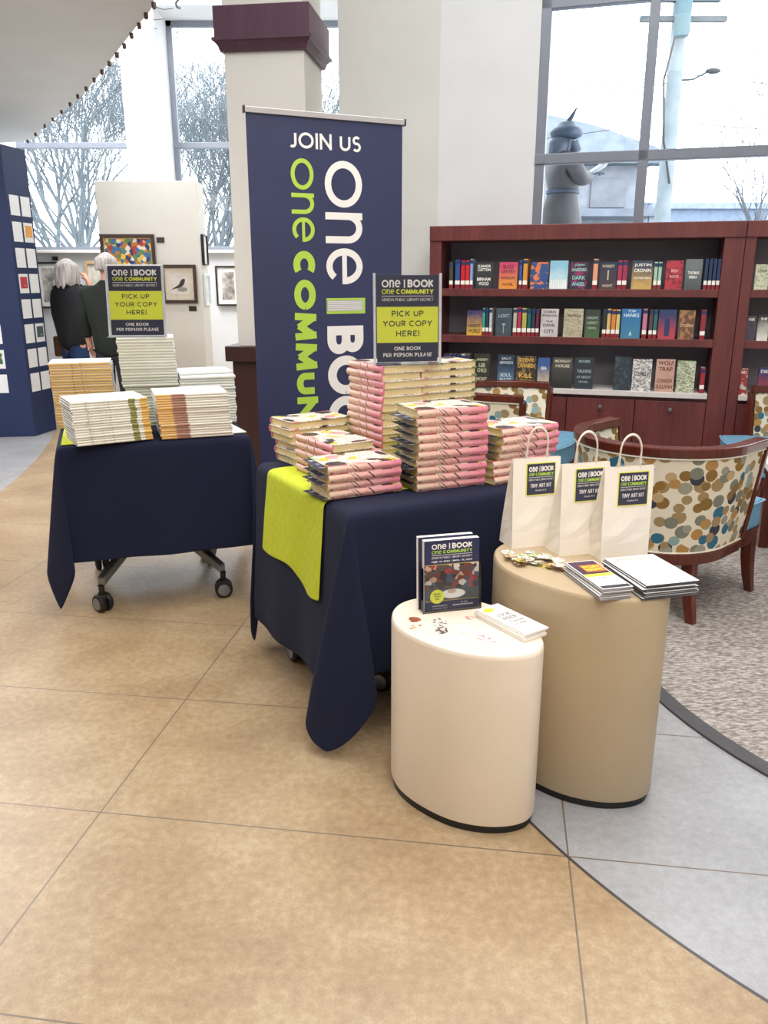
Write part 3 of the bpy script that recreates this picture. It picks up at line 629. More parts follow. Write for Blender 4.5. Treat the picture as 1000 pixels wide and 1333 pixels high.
for a, b, l in ((-.838, .968, 'pale stone worktop running under the lowest book row of the main bookcase bay'), (1.158, 3.018, 'short visible piece of pale stone worktop in the right-hand bookcase bay')):
    tag(MB().box(a, b, -.012, .314, .637, .672, M=MBK).build('worktop', M_COUNT, bevel=.003), l, 'worktop', None)

def cover_mat(c1, c2, kind, seed):
    t = NT('printed_cover', .38); v = t.co(); sp = t.n('ShaderNodeSeparateXYZ'); t.l(v, sp.inputs[0])
    if kind == 'grad': f = t.ma('ADD', t.ma('MULTIPLY', sp.outputs[2], 5.0), t.ma('MULTIPLY', t.noise(t.mp(v, loc=(seed, 0, 0)), 22, 4), .5)); c = t.ramp(f, [(.35, hx(c2)), (1.0, hx(c1))])
    elif kind == 'spots': c = t.ramp(t.noise(t.mp(v, loc=(seed, 0, 0)), 34, 3, .5), [(.0, hx(c1)), (.52, hx(c1)), (.56, hx(c2)), (1, hx(c2))])
    elif kind == 'line': c = t.ramp(t.noise(t.mp(v, (1, 1, 2.2), loc=(seed, 0, 0)), 26, 5, .7), [(0, hx(c1)), (.48, hx(c1)), (.5, hx(c2)), (.54, hx(c2)), (.56, hx(c1))], True)
    else: c = t.ramp(t.noise(t.mp(v, loc=(seed, 0, 0)), 14, 3), [(.3, hx(c1)), (.7, hx(c2))])
    return t.col(c)
M_PGB = pm('#d9d2c2', .8, .05, 60, stretch=(1, 30, 1)); M_TAPE = pm('#8e1f2c', .5); M_TAPEB = pm('#1f3560', .5)
def book_face(px0, px1, ytop, zb, c1, c2, kind, texts, label, row, off=.02, h=None, tc='#f4f0e6'):
    """hardback standing face out; px0..px1 its sides in the photograph, texts = [(string, v0, v1, inset)]"""
    u0, _ = ub(px0, ytop + 20, off); u1, zt = ub(px1, ytop, off); w = abs(u1 - u0); h = h or (zt - zb)
    p = MBK @ Vector((u0, off, zb)); t = thing('shelf_book', label, 'book', tuple(p), RB, 'books on the %s row' % row)
    T = Matrix.Rotation(R(-5), 4, 'X'); d = .028
    k = abs(hash_(label)) % 97 * .37
    c = MB(); c.box(0, w, 0, .003, 0, h, M=T); c.box(0, w, d, d + .003, 0, h, M=T); c.box(-.002, .001, 0, d + .003, 0, h, M=T)
    c.build('cover', cover_mat(c1, c2, kind, k), t)
    MB().box(.001, w - .004, .003, d, .003, h - .003, M=T).build('page_block', M_PGB, t)
    if texts:
        m = MB(); P = T @ Matrix.Translation((0, -.0006, 0)) @ Matrix.Rotation(R(90), 4, 'X')
        for s_, a, b, ins in texts: put_text(m, s_, w * ins, w * (1 - ins), h * a, h * b, P, 0, .02)
        m.build('lettering', pm(tc, .5), t)
    return t
def hash_(s):
    r = 7
    for ch in s: r = (r * 31 + ord(ch)) % 100003
    return r
def book_spine(px, wpx, ytop, zb, c, label, row, tape=True, off=.02, lab=True):
    u0, _ = ub(px, ytop + 20, off); u1, _ = ub(px + wpx, ytop + 20, off); _, zt = ub(px, ytop, off); w = u1 - u0 - .0015; h = zt - zb
    p = MBK @ Vector((u0, off, zb)); t = thing('shelf_book', label, 'book', tuple(p), RB, 'books on the %s row' % row)
    c_ = MB(); c_.box(0, w, 0, .003, 0, h); c_.box(0, .002, 0, .15, 0, h); c_.box(w - .002, w, 0, .15, 0, h)
    c_.build('cover', cover_mat(c, c, 'x', 1), t)
    MB().box(.002, w - .002, .003, .146, .003, h - .004).build('page_block', M_PGB, t)
    if lab:
        MB().box(.0005, w - .0005, -.0008, 0, .028, .054).build('call_number_label', M_PAPER, t)
        MB().box(.0005, w - .0005, -.0008, 0, 0, .026).build('tape', M_TAPE, t)
        MB().box(.0005, w - .0005, -.0008, 0, h - .03, h - .008).build('top_tape', M_TAPEB, t)
    return t
Z1, Z2, Z3 = 1.334, 1.019, .672
r1, r2, r3 = 'top', 'middle', 'lowest'
# --- top row
for i, (x, w_, y, c, l) in enumerate([(585, 5, 341, '#47493a', 'olive spine at the far left end'), (592.5, 6.6, 338, '#33538f', 'blue spine second from the left'), (600, 5.6, 339, '#c42430', 'bright red spine left of its twin'),
        (606, 5.6, 339, '#c92a33', 'bright red spine right of its twin'), (612, 4, 337, '#8fa3c9', 'pale blue spine beside the red pair'), (676, 4, 339, '#3d5ba8', 'blue spine left of the orange one'), (681, 6, 337, '#dc9a3f', 'orange yellow spine near the sunset cover'),
        (772, 6.5, 337, '#e6a083', 'peach spine right of the teal and pink cover'), (804, 6, 339, '#b03a5c', 'magenta spine left of its twin'), (810.5, 6, 339, '#a83858', 'magenta spine right of its twin'), (851, 4.8, 341, '#a9cdb6', 'pale green spine left of its twin'),
        (856.5, 4.8, 341, '#a4c9b4', 'pale green spine right of its twin'), (917, 4.8, 337, '#223a55', 'dark blue spine, first of the four at the right end'), (922.6, 4.8, 337, '#223a58', 'dark blue spine, second of the four at the right end'),
        (928, 4.8, 337, '#25385e', 'dark blue spine, third of the four at the right end'), (933.5, 4.6, 337, '#2a3a66', 'dark blue spine, last of the four at the right end')]):
    book_spine(x, w_, y, Z1, c, 'top-row book, ' + l, r1)
book_face(619, 641.5, 341, Z1, '#2b2d33', '#3a3c40', 'x', [('ELEANOR', .80, .90, .12), ('CATTON', .66, .77, .12), ('BIRNAM', .30, .42, .1), ('WOOD', .13, .26, .2)], 'black and white book titled BIRNAM WOOD, face out on the top row', r1)
book_face(650, 674, 341, Z1, '#c9456a', '#e0913a', 'grad', [('BLAKE', .76, .9, .2), ('GENTRY', .58, .72, .1), ('HORIZON', .36, .46, .1), ('NOVEL', .12, .22, .2)], 'pink to orange book with dark lettering, face out on the top row', r1, tc='#5d2030')
book_face(691, 714.5, 341, Z1, '#2c4f86', '#dd7a4a', 'spots', [], 'blue and orange sunset book, face out on the top row', r1)
book_face(716, 740, 339, Z1, '#8cc3d8', '#d6e8ee', 'grad', [('|||||||', .02, .34, .06)], 'light blue book with a white picket fence, face out on the top row', r1)
book_face(743, 765.5, 341, Z1, '#3b2b46', '#8c2f62', 'spots', [('JOHN', .84, .93, .2), ('SANDFORD', .66, .78, .06), ('DARK', .36, .5, .1), ('ANGEL', .12, .26, .1)], 'dark book with teal and pink SANDFORD lettering, face out on the top row', r1, tc='#8fd0c4')
book_face(780.5, 804, 341, Z1, '#27324a', '#4a3a42', 'grad', [('FOREST', .8, .9, .15), ('I', .35, .7, .46), ('NIGHT', .08, .18, .2)], 'dark blue book with a thin pale cross, face out on the top row', r1, tc='#c9bd9a')
book_face(823, 851, 339, Z1, '#2d3f55', '#c8a25c', 'grad', [('JUSTIN', .78, .9, .08), ('CRONIN', .6, .72, .08), ('THE FERRYMAN', .36, .43, .08)], 'night blue book lettered JUSTIN CRONIN, face out on the top row', r1)
book_face(867, 891, 339, Z1, '#b23040', '#7d2230', 'spots', [('RED', .6, .7, .3), ('ROOM', .4, .5, .25)], 'crimson book with a dark frame, face out on the top row', r1, tc='#e8b0a8')
book_face(892.5, 916, 337, Z1, '#6c7377', '#4a5156', 'grad', [('THOMAS', .5, .6, .15), ('PERRY', .36, .45, .25)], 'grey misty book with pale lettering, face out beside the blue spines', r1)
# --- middle row
for x, w_, y, c, l in [(628, 3.8, 401, '#47a09a', 'teal spine right of the yellow and purple cover'), (632.5, 3.8, 401, '#28474b', 'dark teal spine, middle of a group of three'), (637, 3.8, 401, '#c9c9ce', 'white spine, right of the dark teal one'),
        (668, 5, 401, '#b9b6a6', 'cream spine, first of the group of six'), (673.6, 5, 400, '#b8385a', 'raspberry spine, second of the group of six'), (679.5, 6.2, 401, '#b5b05b', 'yellow green spine, third of the group of six'),
        (686.5, 4.8, 402, '#2c6a66', 'teal spine, fourth of the group of six'), (692, 4.8, 402, '#2f3d52', 'dark blue spine, fifth of the group of six'), (697.5, 4.4, 402, '#6b2b3c', 'maroon spine, last of the group of six'),
        (784.5, 5, 402, '#2f3b3a', 'dark green spine, first of the group of four'), (790, 5, 402, '#d9b57a', 'sand coloured spine, second of the group of four'), (795.6, 6, 403, '#e08a3c', 'orange spine, third of the group of four'), (802, 5, 403, '#cfc58c', 'pale yellow spine, last of the group of four'),
        (836.5, 6, 402, '#c77a9a', 'pink spine right of the bright blue cover'), (845, 5, 403, '#5a4a48', 'brown spine left of a teal one'), (850.6, 5, 403, '#3d6a72', 'grey teal spine left of the red and blue cover'), (912, 7, 403, '#93303e', 'red spine standing alone at the right end')]:
    book_spine(x, w_, y, Z2, c, 'middle-row book, ' + l, r2)
book_face(608, 628, 404, Z2, '#3a3568', '#d2a63a', 'grad', [('NIGHT', .32, .45, .1), ('WORLD', .1, .26, .1)], 'purple and gold book, leftmost cover of the middle row', r2, tc='#2a2233')
book_face(645.6, 666.6, 401, Z2, '#4c5863', '#39434d', 'x', [('LOST', .66, .78, .15), ('T', .1, .45, .4)], 'slate grey book with a faint pale cross, face out on the middle row', r2, tc='#9eb0b8')
book_face(704, 727.5, 402, Z2, '#cfc9c6', '#b9b3b3', 'x', [('CHRIS', .84, .93, .15), ('BOHJALIAN', .7, .8, .08), ('THE', .52, .58, .3), ('DEVIL', .36, .46, .15), ('CITY', .14, .26, .2)], 'white book with black lettering, face out on the middle row', r2, tc='#2c2a30')
book_face(734, 760, 402, Z2, '#b9b196', '#8f8a74', 'line', [('WITCH', .7, .8, .15)], 'cream patterned book, face out right of the white one', r2, tc='#3d3a30')
book_face(762, 782, 403, Z2, '#35403a', '#48663f', 'grad', [('NIGHT', .66, .75, .1), ('AGENCY', .48, .58, .1), ('NOVEL', .3, .38, .2)], 'dark green book with pale lettering, face out on the middle row', r2, tc='#a9b3a2')
book_face(809, 835.6, 402, Z2, '#2f6fa8', '#3d7f9c', 'grad', [('TOM', .88, .96, .3), ('HANKS', .72, .84, .1), ('A', .08, .24, .42)], 'bright blue book lettered HANKS, face out on the middle row', r2, tc='#c9dfe6')
book_face(857.5, 882, 403, Z2, '#2b3a66', '#b8414c', 'grad', [('I', .1, .7, .35)], 'red and blue book with a dark standing shape, face out on the middle row', r2, tc='#26305a')
book_face(883.6, 906.5, 404, Z2, '#6b4a38', '#a3764e', 'spots', [('STORM', .42, .52, .1)], 'brown and gold book, rightmost cover of the middle row', r2, tc='#d5b387')
# --- lowest row, on the worktop
for i in range(6):
    book_spine(577 + i * 5.8, 5.2, 461, Z3, ['#232f52', '#3a4670', '#23305c', '#28365a', '#d0c9bd', '#7c6a58'][i], 'lowest-row spine behind the sign stack, %s' % nth(i, 6, 'left', 'right'), r3)
book_spine(911, 6.5, 479, Z3, '#a32c38', 'lowest-row book, red spine standing alone at the right end', r3)
book_face(617, 638, 461, Z3, '#2a2c2a', '#3c3d2f', 'x', [('LEE', .58, .7, .3), ('CHILD', .42, .54, .2), ('ANDREW', .78, .86, .15), ('SECRET', .16, .26, .15)], 'black and olive book lettered LEE CHILD, face out on the lowest row', r3, tc='#c9c7a8')
book_face(648, 670, 462, Z3, '#2c3b4e', '#5d7c98', 'grad', [('SALLY', .84, .92, .2), ('HEPWORTH', .7, .79, .1), ('SOUL', .3, .42, .15), ('MATE', .14, .26, .15)], 'dark blue book lettered HEPWORTH, face out on the lowest row', r3, tc='#c4d2da')
book_face(672, 698, 464, Z3, '#3a3430', '#7d6a48', 'spots', [('STEVE', .82, .93, .1), ('CAVANAGH', .62, .76, .06), ('KILL', .3, .44, .15)], 'black and gold book with bold lettering, face out on the lowest row', r3, tc='#e0b050')
book_face(700, 716, 466, Z3, '#3c5d96', '#c9b98e', 'grad', [('SEA', .6, .7, .25)], 'blue and sand book half hidden by the gold-lettered one', r3, off=.028)
book_face(719, 746, 466, Z3, '#4b4a46', '#2b2c2c', 'grad', [('MIDNIGHT', .84, .93, .1), ('HOUSE', .68, .78, .15)], 'charcoal landscape book with a cream top, face out on the lowest row', r3, tc='#d6cdb8')
book_face(748, 774, 466, Z3, '#2f3c42', '#33363f', 'x', [('RIVER', .84, .92, .2), ('TALKING', .52, .62, .12), ('AT NIGHT', .34, .42, .12), ('NOVEL', .2, .26, .25)], 'dark slate book with a pink mark, right of the chair back', r3, tc='#9fb6b4')
book_face(800, 823, 465, Z3, '#2d3740', '#3d5058', 'spots', [], 'dark teal mottled book left of the white line-art one', r3)
book_face(823.5, 850, 468, Z3, '#dcd8d4', '#55585c', 'line', [('LONELY', .48, .6, .1)], 'white book with black line art, face out on the lowest row', r3, off=.014, tc='#2f3134')
book_face(854, 880, 468, Z3, '#c9a796', '#b88f80', 'x', [('WOLF', .82, .94, .08), ('TRAP', .64, .76, .12), ('CONNOR', .28, .4, .08), ('SULLIVAN', .1, .22, .06)], 'salmon book titled WOLF TRAP in dark red, face out on the lowest row', r3, tc='#6b1f24')
book_face(881.5, 907, 470, Z3, '#8c9478', '#dfe2c8', 'line', [], 'pale green wavy patterned book beside the salmon one', r3)
# --- right bay
book_face(983, 1003, 344, Z1, '#cfcdb4', '#8fa083', 'line', [('DREAM', .7, .8, .15)], 'pale green landscape book on the top row at the right edge', r1, tc='#44503f')
book_face(971, 986, 411, Z2, '#4a3f4c', '#38313c', 'spots', [('ROSE', .8, .9, .2)], 'dark plum book, left one of two in the right bay middle row', r2)
book_face(986.5, 1003, 410, Z2, '#2a2a2c', '#d8d4cc', 'grad', [('SHE', .8, .9, .2)], 'black and white book, right one of two in the right bay middle row', r2, off=.014)
book_face(960.5, 975, 480, Z3, '#a03a3c', '#cfc6bd', 'spots', [('FAMILY', .8, .9, .1)], 'red and white book on the lowest row of the right bay', r3)
book_face(987, 1003, 479, Z3, '#2c3565', '#b04a3c', 'grad', [('STAR', .8, .92, .15)], 'blue and red book on the lowest row at the right edge', r3)

# ================================================================ LOUNGE CHAIRS AND SIDE TABLE
def dots_mat():
    t = NT('dotted_upholstery', .85); uv = t.n('ShaderNodeUVMap').outputs[0]; base = hx('#e9dfc8'); c = base
    for k, (sc, rad, sh) in enumerate([(13.5, .42, 0.0), (14.5, .40, 3.7), (13.0, .35, 9.1)]):
        m = t.mp(uv, (sc, sc * 1.12, sc), (sh, sh * 1.7, 0)); vo = t.n('ShaderNodeTexVoronoi', voronoi_dimensions='2D'); vo.inputs['Randomness'].default_value = .62
        t.l(m, vo.inputs['Vector']); vo.inputs['Scale'].default_value = 1.0
        cs = t.n('ShaderNodeSeparateColor'); t.l(vo.outputs['Color'], cs.inputs[0])
        rr = t.ma('MULTIPLY_ADD', cs.outputs[1], .16, rad - .12); inside = t.ma('LESS_THAN', vo.outputs['Distance'], rr)
        if k: inside = t.ma('MULTIPLY', inside, t.ma('GREATER_THAN', cs.outputs[2], .45 if k == 1 else .6))
        pal = t.ramp(cs.outputs[0], [(0, hx('#a3895f')), (.14, hx('#8a6a35')), (.26, hx('#9d9a86')), (.38, hx('#b58a4f')), (.5, hx('#7f8172')), (.62, hx('#c3a678')), (.74, hx('#3b3d45')), (.83, hx('#936c2c')), (.91, hx('#2f6d87')), (.96, hx('#8fa7a4'))], True)
        c = t.mix(inside, c, pal)
    t.bump(t.noise(uv, 900, 2), .2, .001); return t.col(c)
M_DOTS = dots_mat(); M_BLUE = pm('#6d9fbd', .6, .06, 14, bump=.05, name='light_blue_leather'); M_PIPE = pm('#e3dccb', .6)
def barrel_chair(label, loc, rz):
    """curved-back tub chair, open towards local +y"""
    t = thing('lounge_chair', label, 'chair', loc, rz, 'dotted tub chairs in the reading area')
    ZT, ZB = .715, .30
    def plan(s, z, off=0.0):            # s 0..1 from left arm front round the back to the right arm front
        k = (z - ZB) / (ZT - ZB); Rr = .312 + .058 * k + off; arm = .17; arc = math.pi * Rr; Lt = 2 * arm + arc; d = s * Lt
        if d < arm: return Vector((-Rr, arm - d, z))
        if d > arm + arc: return Vector((Rr, d - arm - arc, z))
        a = math.pi + (d - arm) / Rr; return Vector((Rr * math.cos(a), Rr * math.sin(a) * 1.0, z))
    uvf = lambda u, v: (u * 1.42, v * .41)
    sh = MB(); N = 44
    sh.grid(lambda u, v: plan(u, ZB + (ZT - ZB) * v, .0), N, 10, 0, uvf); sh.grid(lambda u, v: plan(1 - u, ZB + (ZT - ZB) * v, -.045), N, 10, 0, uvf)
    sh.build('backrest', M_DOTS, t, smooth=True)
    def loop(z0, z1, o0, o1, s0=0.0, s1=1.0):
        m = MB(); 
        def f(u, v):
            s = s0 + (s1 - s0) * u; q = [(o0, z0), (o1, z0), (o1, z1), (o0, z1), (o0, z0)]; a = min(int(v * 4), 3); w_ = v * 4 - a
            o_ = q[a][0] + (q[a + 1][0] - q[a][0]) * w_; z = q[a][1] + (q[a + 1][1] - q[a][1]) * w_
            return plan(s, z, o_)
        m.grid(f, N, 4); n0 = 0
        for s_ in (s0, s1): m.add([plan(s_, z0, o0), plan(s_, z0, o1), plan(s_, z1, o1), plan(s_, z1, o0)], [(0, 1, 2, 3)])
        return m
    loop(ZT, ZT + .040, .008, -.055, -.01, 1.01).build('top_rail', M_CHW, t, bevel=.006, fix=True)
    loop(ZB - .05, ZB, .012, -.05).build('base_rail', M_CHW, t, bevel=.004, fix=True)
    for s_ in (-.004, 1.004):
        p0 = plan(s_, ZB, .01); p1 = plan(s_, ZT, .01); q0 = plan(s_, ZB, -.052); q1 = plan(s_, ZT, -.052)
        dv = Vector((0, .022, 0)); m = MB(); m.add([p0, q0, q1, p1, p0 + dv, q0 + dv, q1 + dv, p1 + dv], [(0, 1, 2, 3), (7, 6, 5, 4), (0, 4, 5, 1), (1, 5, 6, 2), (2, 6, 7, 3), (3, 7, 4, 0)]); m.build('arm_post', M_CHW, t, bevel=.003, fix=True)
    for z, nm in ((ZB + .004, 'lower_piping'), (ZT - .004, 'upper_piping')):
        MB().tube([tuple(plan(i / 40, z, .003)) for i in range(41)], .004, 6).build(nm, M_PIPE, t)
    # seat: front-bowed cushion on a timber frame
    def seat_poly(g):
        p = [(-.275 + g, .0)] + [(-.275 + g + .0, .20), (-.30 + g, .25), (-.27 + g, .36 - g)]
        p = [(-.32 + g, .36 - g)]
        p += [(-.32 + g + (.64 - 2 * g) * i / 8, .36 - g + .06 * math.sin(math.pi * i / 8)) for i in range(1, 9)]
        p += [(.32 - g, .19), (.285 - g, .13)] + [((.285 - g) * math.cos(a), (.285 - g) * math.sin(a)) for a in [-math.pi * i / 14 for i in range(15)]] + [(-.285 + g, .13), (-.32 + g, .19)]
        return p
    MB().prism(seat_poly(.006), ZB - .045, ZB + .02).build('seat_frame', M_CHW, t, bevel=.004)
    cu = MB().prism(seat_poly(-.0), ZB + .021, .455).build('seat_cushion', M_BLUE, t, bevel=.02)
    sp2 = seat_poly(-.004); MB().tube([(x, y, .445) for x, y in sp2 + [sp2[0]]], .004, 6).build('cushion_piping', pm('#8fb8cf', .6), t)
    for sx, sy, ox, oy in ((-1, 1, .05, .04), (1, 1, .05, .04), (-1, -1, .05, .035), (1, -1, .05, .035)):
        bx, by = (sx * .285, .34) if sy > 0 else (sx * .245, -.135)
        lg = MB(); segs = [(0, .026, 1.0), (.35, .024, .25), (.7, .021, .1), (1.0, .017, .75)]
        rings = []
        for k, hw, bow in segs:
            z = (ZB - .03) * (1 - k); ex = sx * ox * (k ** 2) * (1 if sy < 0 else .3); ey = sy * oy * (k ** 2)
            rings.append([(bx + ex - hw, by + ey - hw, z), (bx + ex + hw, by + ey - hw, z), (bx + ex + hw, by + ey + hw, z), (bx + ex - hw, by + ey + hw, z)])
        vs = [p for r_ in rings for p in r_]; fs = [(4 * i + j, 4 * i + 4 + j, 4 * i + 4 + (j + 1) % 4, 4 * i + (j + 1) % 4) for i in range(3) for j in range(4)] + [(0, 1, 2, 3), (15, 14, 13, 12)]
        lg.add(vs, fs); lg.build('leg', M_CHW, t, bevel=.003, fix=True)
    return t
ch1 = barrel_chair('dotted tub chair seen from behind, nearest chair, right of the paper bags', (1.215, 3.47, .007), R(43 - 90))
clone(ch1, (.76, 4.97, .007), R(-24 - 90), 'dotted tub chair facing right, in front of the bookcase beyond the pink books')
clone(ch1, (2.47, 4.68, .007), R(90), 'dotted tub chair cut off by the right edge, behind the white side table')
t = thing('side_table', 'low white-topped side table with timber apron at the right edge behind the chair', 'side table', (2.24, 3.72, .007), R(-16))
MB().box(-.36, .42, -.42, .42, .455, .49).build('tabletop', M_WHITE, t, bevel=.004); MB().box(-.34, .40, -.40, .40, .40, .455).build('apron', M_CHW, t, bevel=.003)
for a in (-.33, .34):
    for b in (-.39, .34): MB().box(a, a + .05, b, b + .05, 0, .40).build('leg', M_CHW, t, bevel=.003)

# ================================================================ TABLES WITH CLOTHS
def caster(parent, x, y, a):
    h = MB(); h.tube([(x, y, .118), (x, y, .075)], .013, 10); h.box(x - .018, x + .018, y - .03, y + .02, .062, .082); c = h.build('caster', M_BLACK, parent, bevel=.004)
    Mw = Matrix.Translation((x, y + .0, .040)) @ Matrix.Rotation(a, 4, 'Z') @ Matrix.Rotation(R(90), 4, 'Y')
    for s in (-1, 1):
        w_ = MB(); w_.lathe([(.028, 0), (.038, .004), (.040, .010), (.040, .022), (.036, .027)], 24, M=Mw @ Matrix.Scale(s, 4, (0, 0, 1)) @ Matrix.Translation((0, 0, .003))); w_.build('wheel', M_BLACK, c, smooth='auto', fix=True)
        d = MB(); d.lathe([(.026, .0275), (.027, .030), (.022, .0315)], 20, M=Mw @ Matrix.Scale(s, 4, (0, 0, 1)) @ Matrix.Translation((0, 0, .003))); d.build('wheel_cap', M_STEEL, c, smooth='auto', fix=True)
def table(label, p, rz, A, B, cast):
    """mobile flip-top table: local x along the front edge, y to the back, origin at the front-left corner on the floor"""
    t = thing('mobile_table', label, 'table', (p[0], p[1], 0), rz)
    MB().box(.01, A - .01, .01, B - .01, .715, .742).build('tabletop', M_WHITE, t, bevel=.003)
    cx = sum(c[0] for c in cast) / 4; cy = sum(c[1] for c in cast) / 4
    MB().box(cx - .05, cx + .05, cy - .05, cy + .05, .28, .715).build('column', M_STEEL, t, bevel=.006)
    MB().box(cx - .2, cx + .2, cy - .03, cy + .03, .69, .714).build('crossbar', M_STEEL, t, bevel=.003)
    for k, (x, y) in enumerate(cast):
        d = Vector((x - cx, y - cy, 0)); n = Vector((-d.y, d.x, 0)).normalized() * .024; a = Vector((cx, cy, .34)) + d * .05; b = Vector((x, y, .122)); u = Vector((0, 0, .028))
        m = MB(); m.add([a - n - u, a + n - u, a + n + u, a - n + u, b - n * .8 - u * .2, b + n * .8 - u * .2, b + n * .8 + u * 1.1, b - n * .8 + u * 1.1], [(3, 2, 1, 0), (4, 5, 6, 7), (0, 1, 5, 4), (1, 2, 6, 5), (2, 3, 7, 6), (3, 0, 4, 7)])
        m.build('leg', M_STEEL, t, bevel=.005, fix=True); caster(t, x, y, R(35 + 50 * k))
    return t
def cloth(label, p, rz, A, B, over, lobes, seed, top=.7445, flare=(.085, .06, .05, .05)):
    """draped rectangular cloth; over = (front, left, right, back) drops, lobes = widths of the four corner folds"""
    of, ol, orr, ob = over; rd = random.Random(seed); ph = [rd.uniform(0, 6) for _ in range(6)]
    def axis(lo, L, hi, n1, n2):
        a = [-lo * (1 - i / n1) for i in range(n1)]; b = [L * i / n2 for i in range(n2 + 1)]; c = [L + hi * (i + 1) / n1 for i in range(n1)]; return a + b + c
    S = axis(ol, A, orr, 22, 30); T = axis(of, B, ob, 22, 30)
    def pt(s, t):
        p_ = s if s < 0 else (s - A if s > A else 0); q = t if t < 0 else (t - B if t > B else 0)
        cx = min(max(s, 0), A); cy = min(max(t, 0), B)
        if p_ == 0 and q == 0: return (cx, cy, top)
        r = math.hypot(p_, q); edge_ = .010 * (1 - math.exp(-r / .010)); drop = r - .006 * (1 - math.exp(-r / .01))
        if p_ == 0 or q == 0:
            along = s if p_ == 0 else t; rr = min(r / .55, 1)
            o = edge_ + .035 * rr + rr * .010 * math.sin(along * 9 + ph[0 if q < 0 else 1 if q > 0 else 2]) + rr * rr * .007 * math.sin(along * 21 + ph[3])
            d = (p_ / r, q / r); z = top - drop * .995
            return (cx + d[0] * o, cy + d[1] * o, max(z, .014))
        k = (0 if p_ < 0 else 1) + (0 if q < 0 else 2); wl = lobes[k]
        ph_ = math.atan2(abs(q), abs(p_)); sx = 1 if p_ > 0 else -1; sy = 1 if q > 0 else -1
        rr = min(r / .60, 1.25); e = math.sin(2 * ph_); o = edge_ + .035 * min(r / .55, 1) + (flare[k] * rr) * e
        wv = wl * rr * math.sin(4 * (ph_ - math.pi / 4)) * (1 if True else 0)
        dx, dy = math.cos(ph_), math.sin(ph_); px, py = -math.sin(math.pi / 4), math.cos(math.pi / 4)
        X = sx * (dx * o + px * wv); Y = sy * (dy * o + py * wv)
        lim = .722 - .03 * math.cos(4 * ph_); rz_ = drop if drop < lim - .1 else lim - .1 + .1 * (1 - math.exp(-(drop - lim + .1) / .1))
        z = top - rz_ * .99
        return (cx + X, cy + Y, max(z, .012))
    m = MB(); nu, nv = len(S) - 1, len(T) - 1
    m.grid(lambda u, v: pt(S[round(u * nu)], T[round(v * nv)]), nu, nv)
    root = m.build('tablecloth', M_NAVY, None, smooth=True, solid=.003, sub=1); root.location = (p[0], p[1], 0); root.rotation_euler = (0, 0, rz)
    tag(root, label, 'tablecloth'); return pt
RZN = R(28.5); TN = (-.098, 2.262)
def loc(T, rz, x, y): return (T[0] + x * math.cos(rz) - y * math.sin(rz), T[1] + x * math.sin(rz) + y * math.cos(rz))
table('mobile table hidden under navy cloth, carrying the pink novels, caster showing at left', TN, RZN, .84, .76, [(.24, .24), (.66, .24), (.66, .64), (.06, .60)])
PT1 = cloth('navy cloth on the near table, hanging in folds almost to the floor', TN, RZN, .84, .76, (.52, .615, .55, .5), (.075, .05, .035, .04), 3, flare=(.07, .06, .0, .05))
RZL = R(19); TL = (-1.325, 3.226)
table('mobile table with splayed grey legs and casters under the far left navy cloth', TL, RZL, .775, .75, [(.115, .035), (.63, .0), (.655, .56), (.10, .56)][:0] or [(.11, .03), (.635, .03), (.635, .60), (.11, .60)])
cloth('navy cloth on the left table, short at front with long pointed corners', TL, RZL, .775, .75, (.50, .50, .50, .45), (.06, .045, .03, .03), 5, flare=(.03, .03, .03, .03))
# lime runners
def runner(label, T, rz, s1, t0, t1, over_fn, ptf):
    m = MB(); nu, nv = 44, 30
    def f(u, v):
        t_ = t0 + (t1 - t0) * u
        if v < .3: return (s1 * (1 - v / .3), t_, .7486)
        k = (v - .3) / .7; r = over_fn(u) * k
        if r < 1e-5: return (0, t_, .7486)
        q = ptf(-r, t_); e = .0065 + .010 * min(k * 2, 1) * (1 + math.sin(u * 14)) * .5 * k
        return (q[0] - e * min(1, r / .01), q[1], q[2] + .004)
    m.grid(f, nu, nv); o = m.build('table_runner', M_LIME, None, smooth=True, solid=.0018, sub=1); o.location = (T[0], T[1], 0); o.rotation_euler = (0, 0, rz)
    return tag(o, label, 'runner')
def over1(u): return .335 - .02 * u + .012 * math.sin(u * 9) - .02 * (1 / (1 + math.exp(-(u - .45) * 30)))
runner('lime green runner hanging over the left side of the near navy table', TN, RZN, .5, .15, .635, over1, PT1)
o = MB().box(.012, .30, .012, .70, .7478, .7503).build('table_runner', M_LIME, None); o.location = (TL[0], TL[1], 0); o.rotation_euler = (0, 0, RZL)
tag(o, 'lime green runner lying under the books on the left table', 'runner')

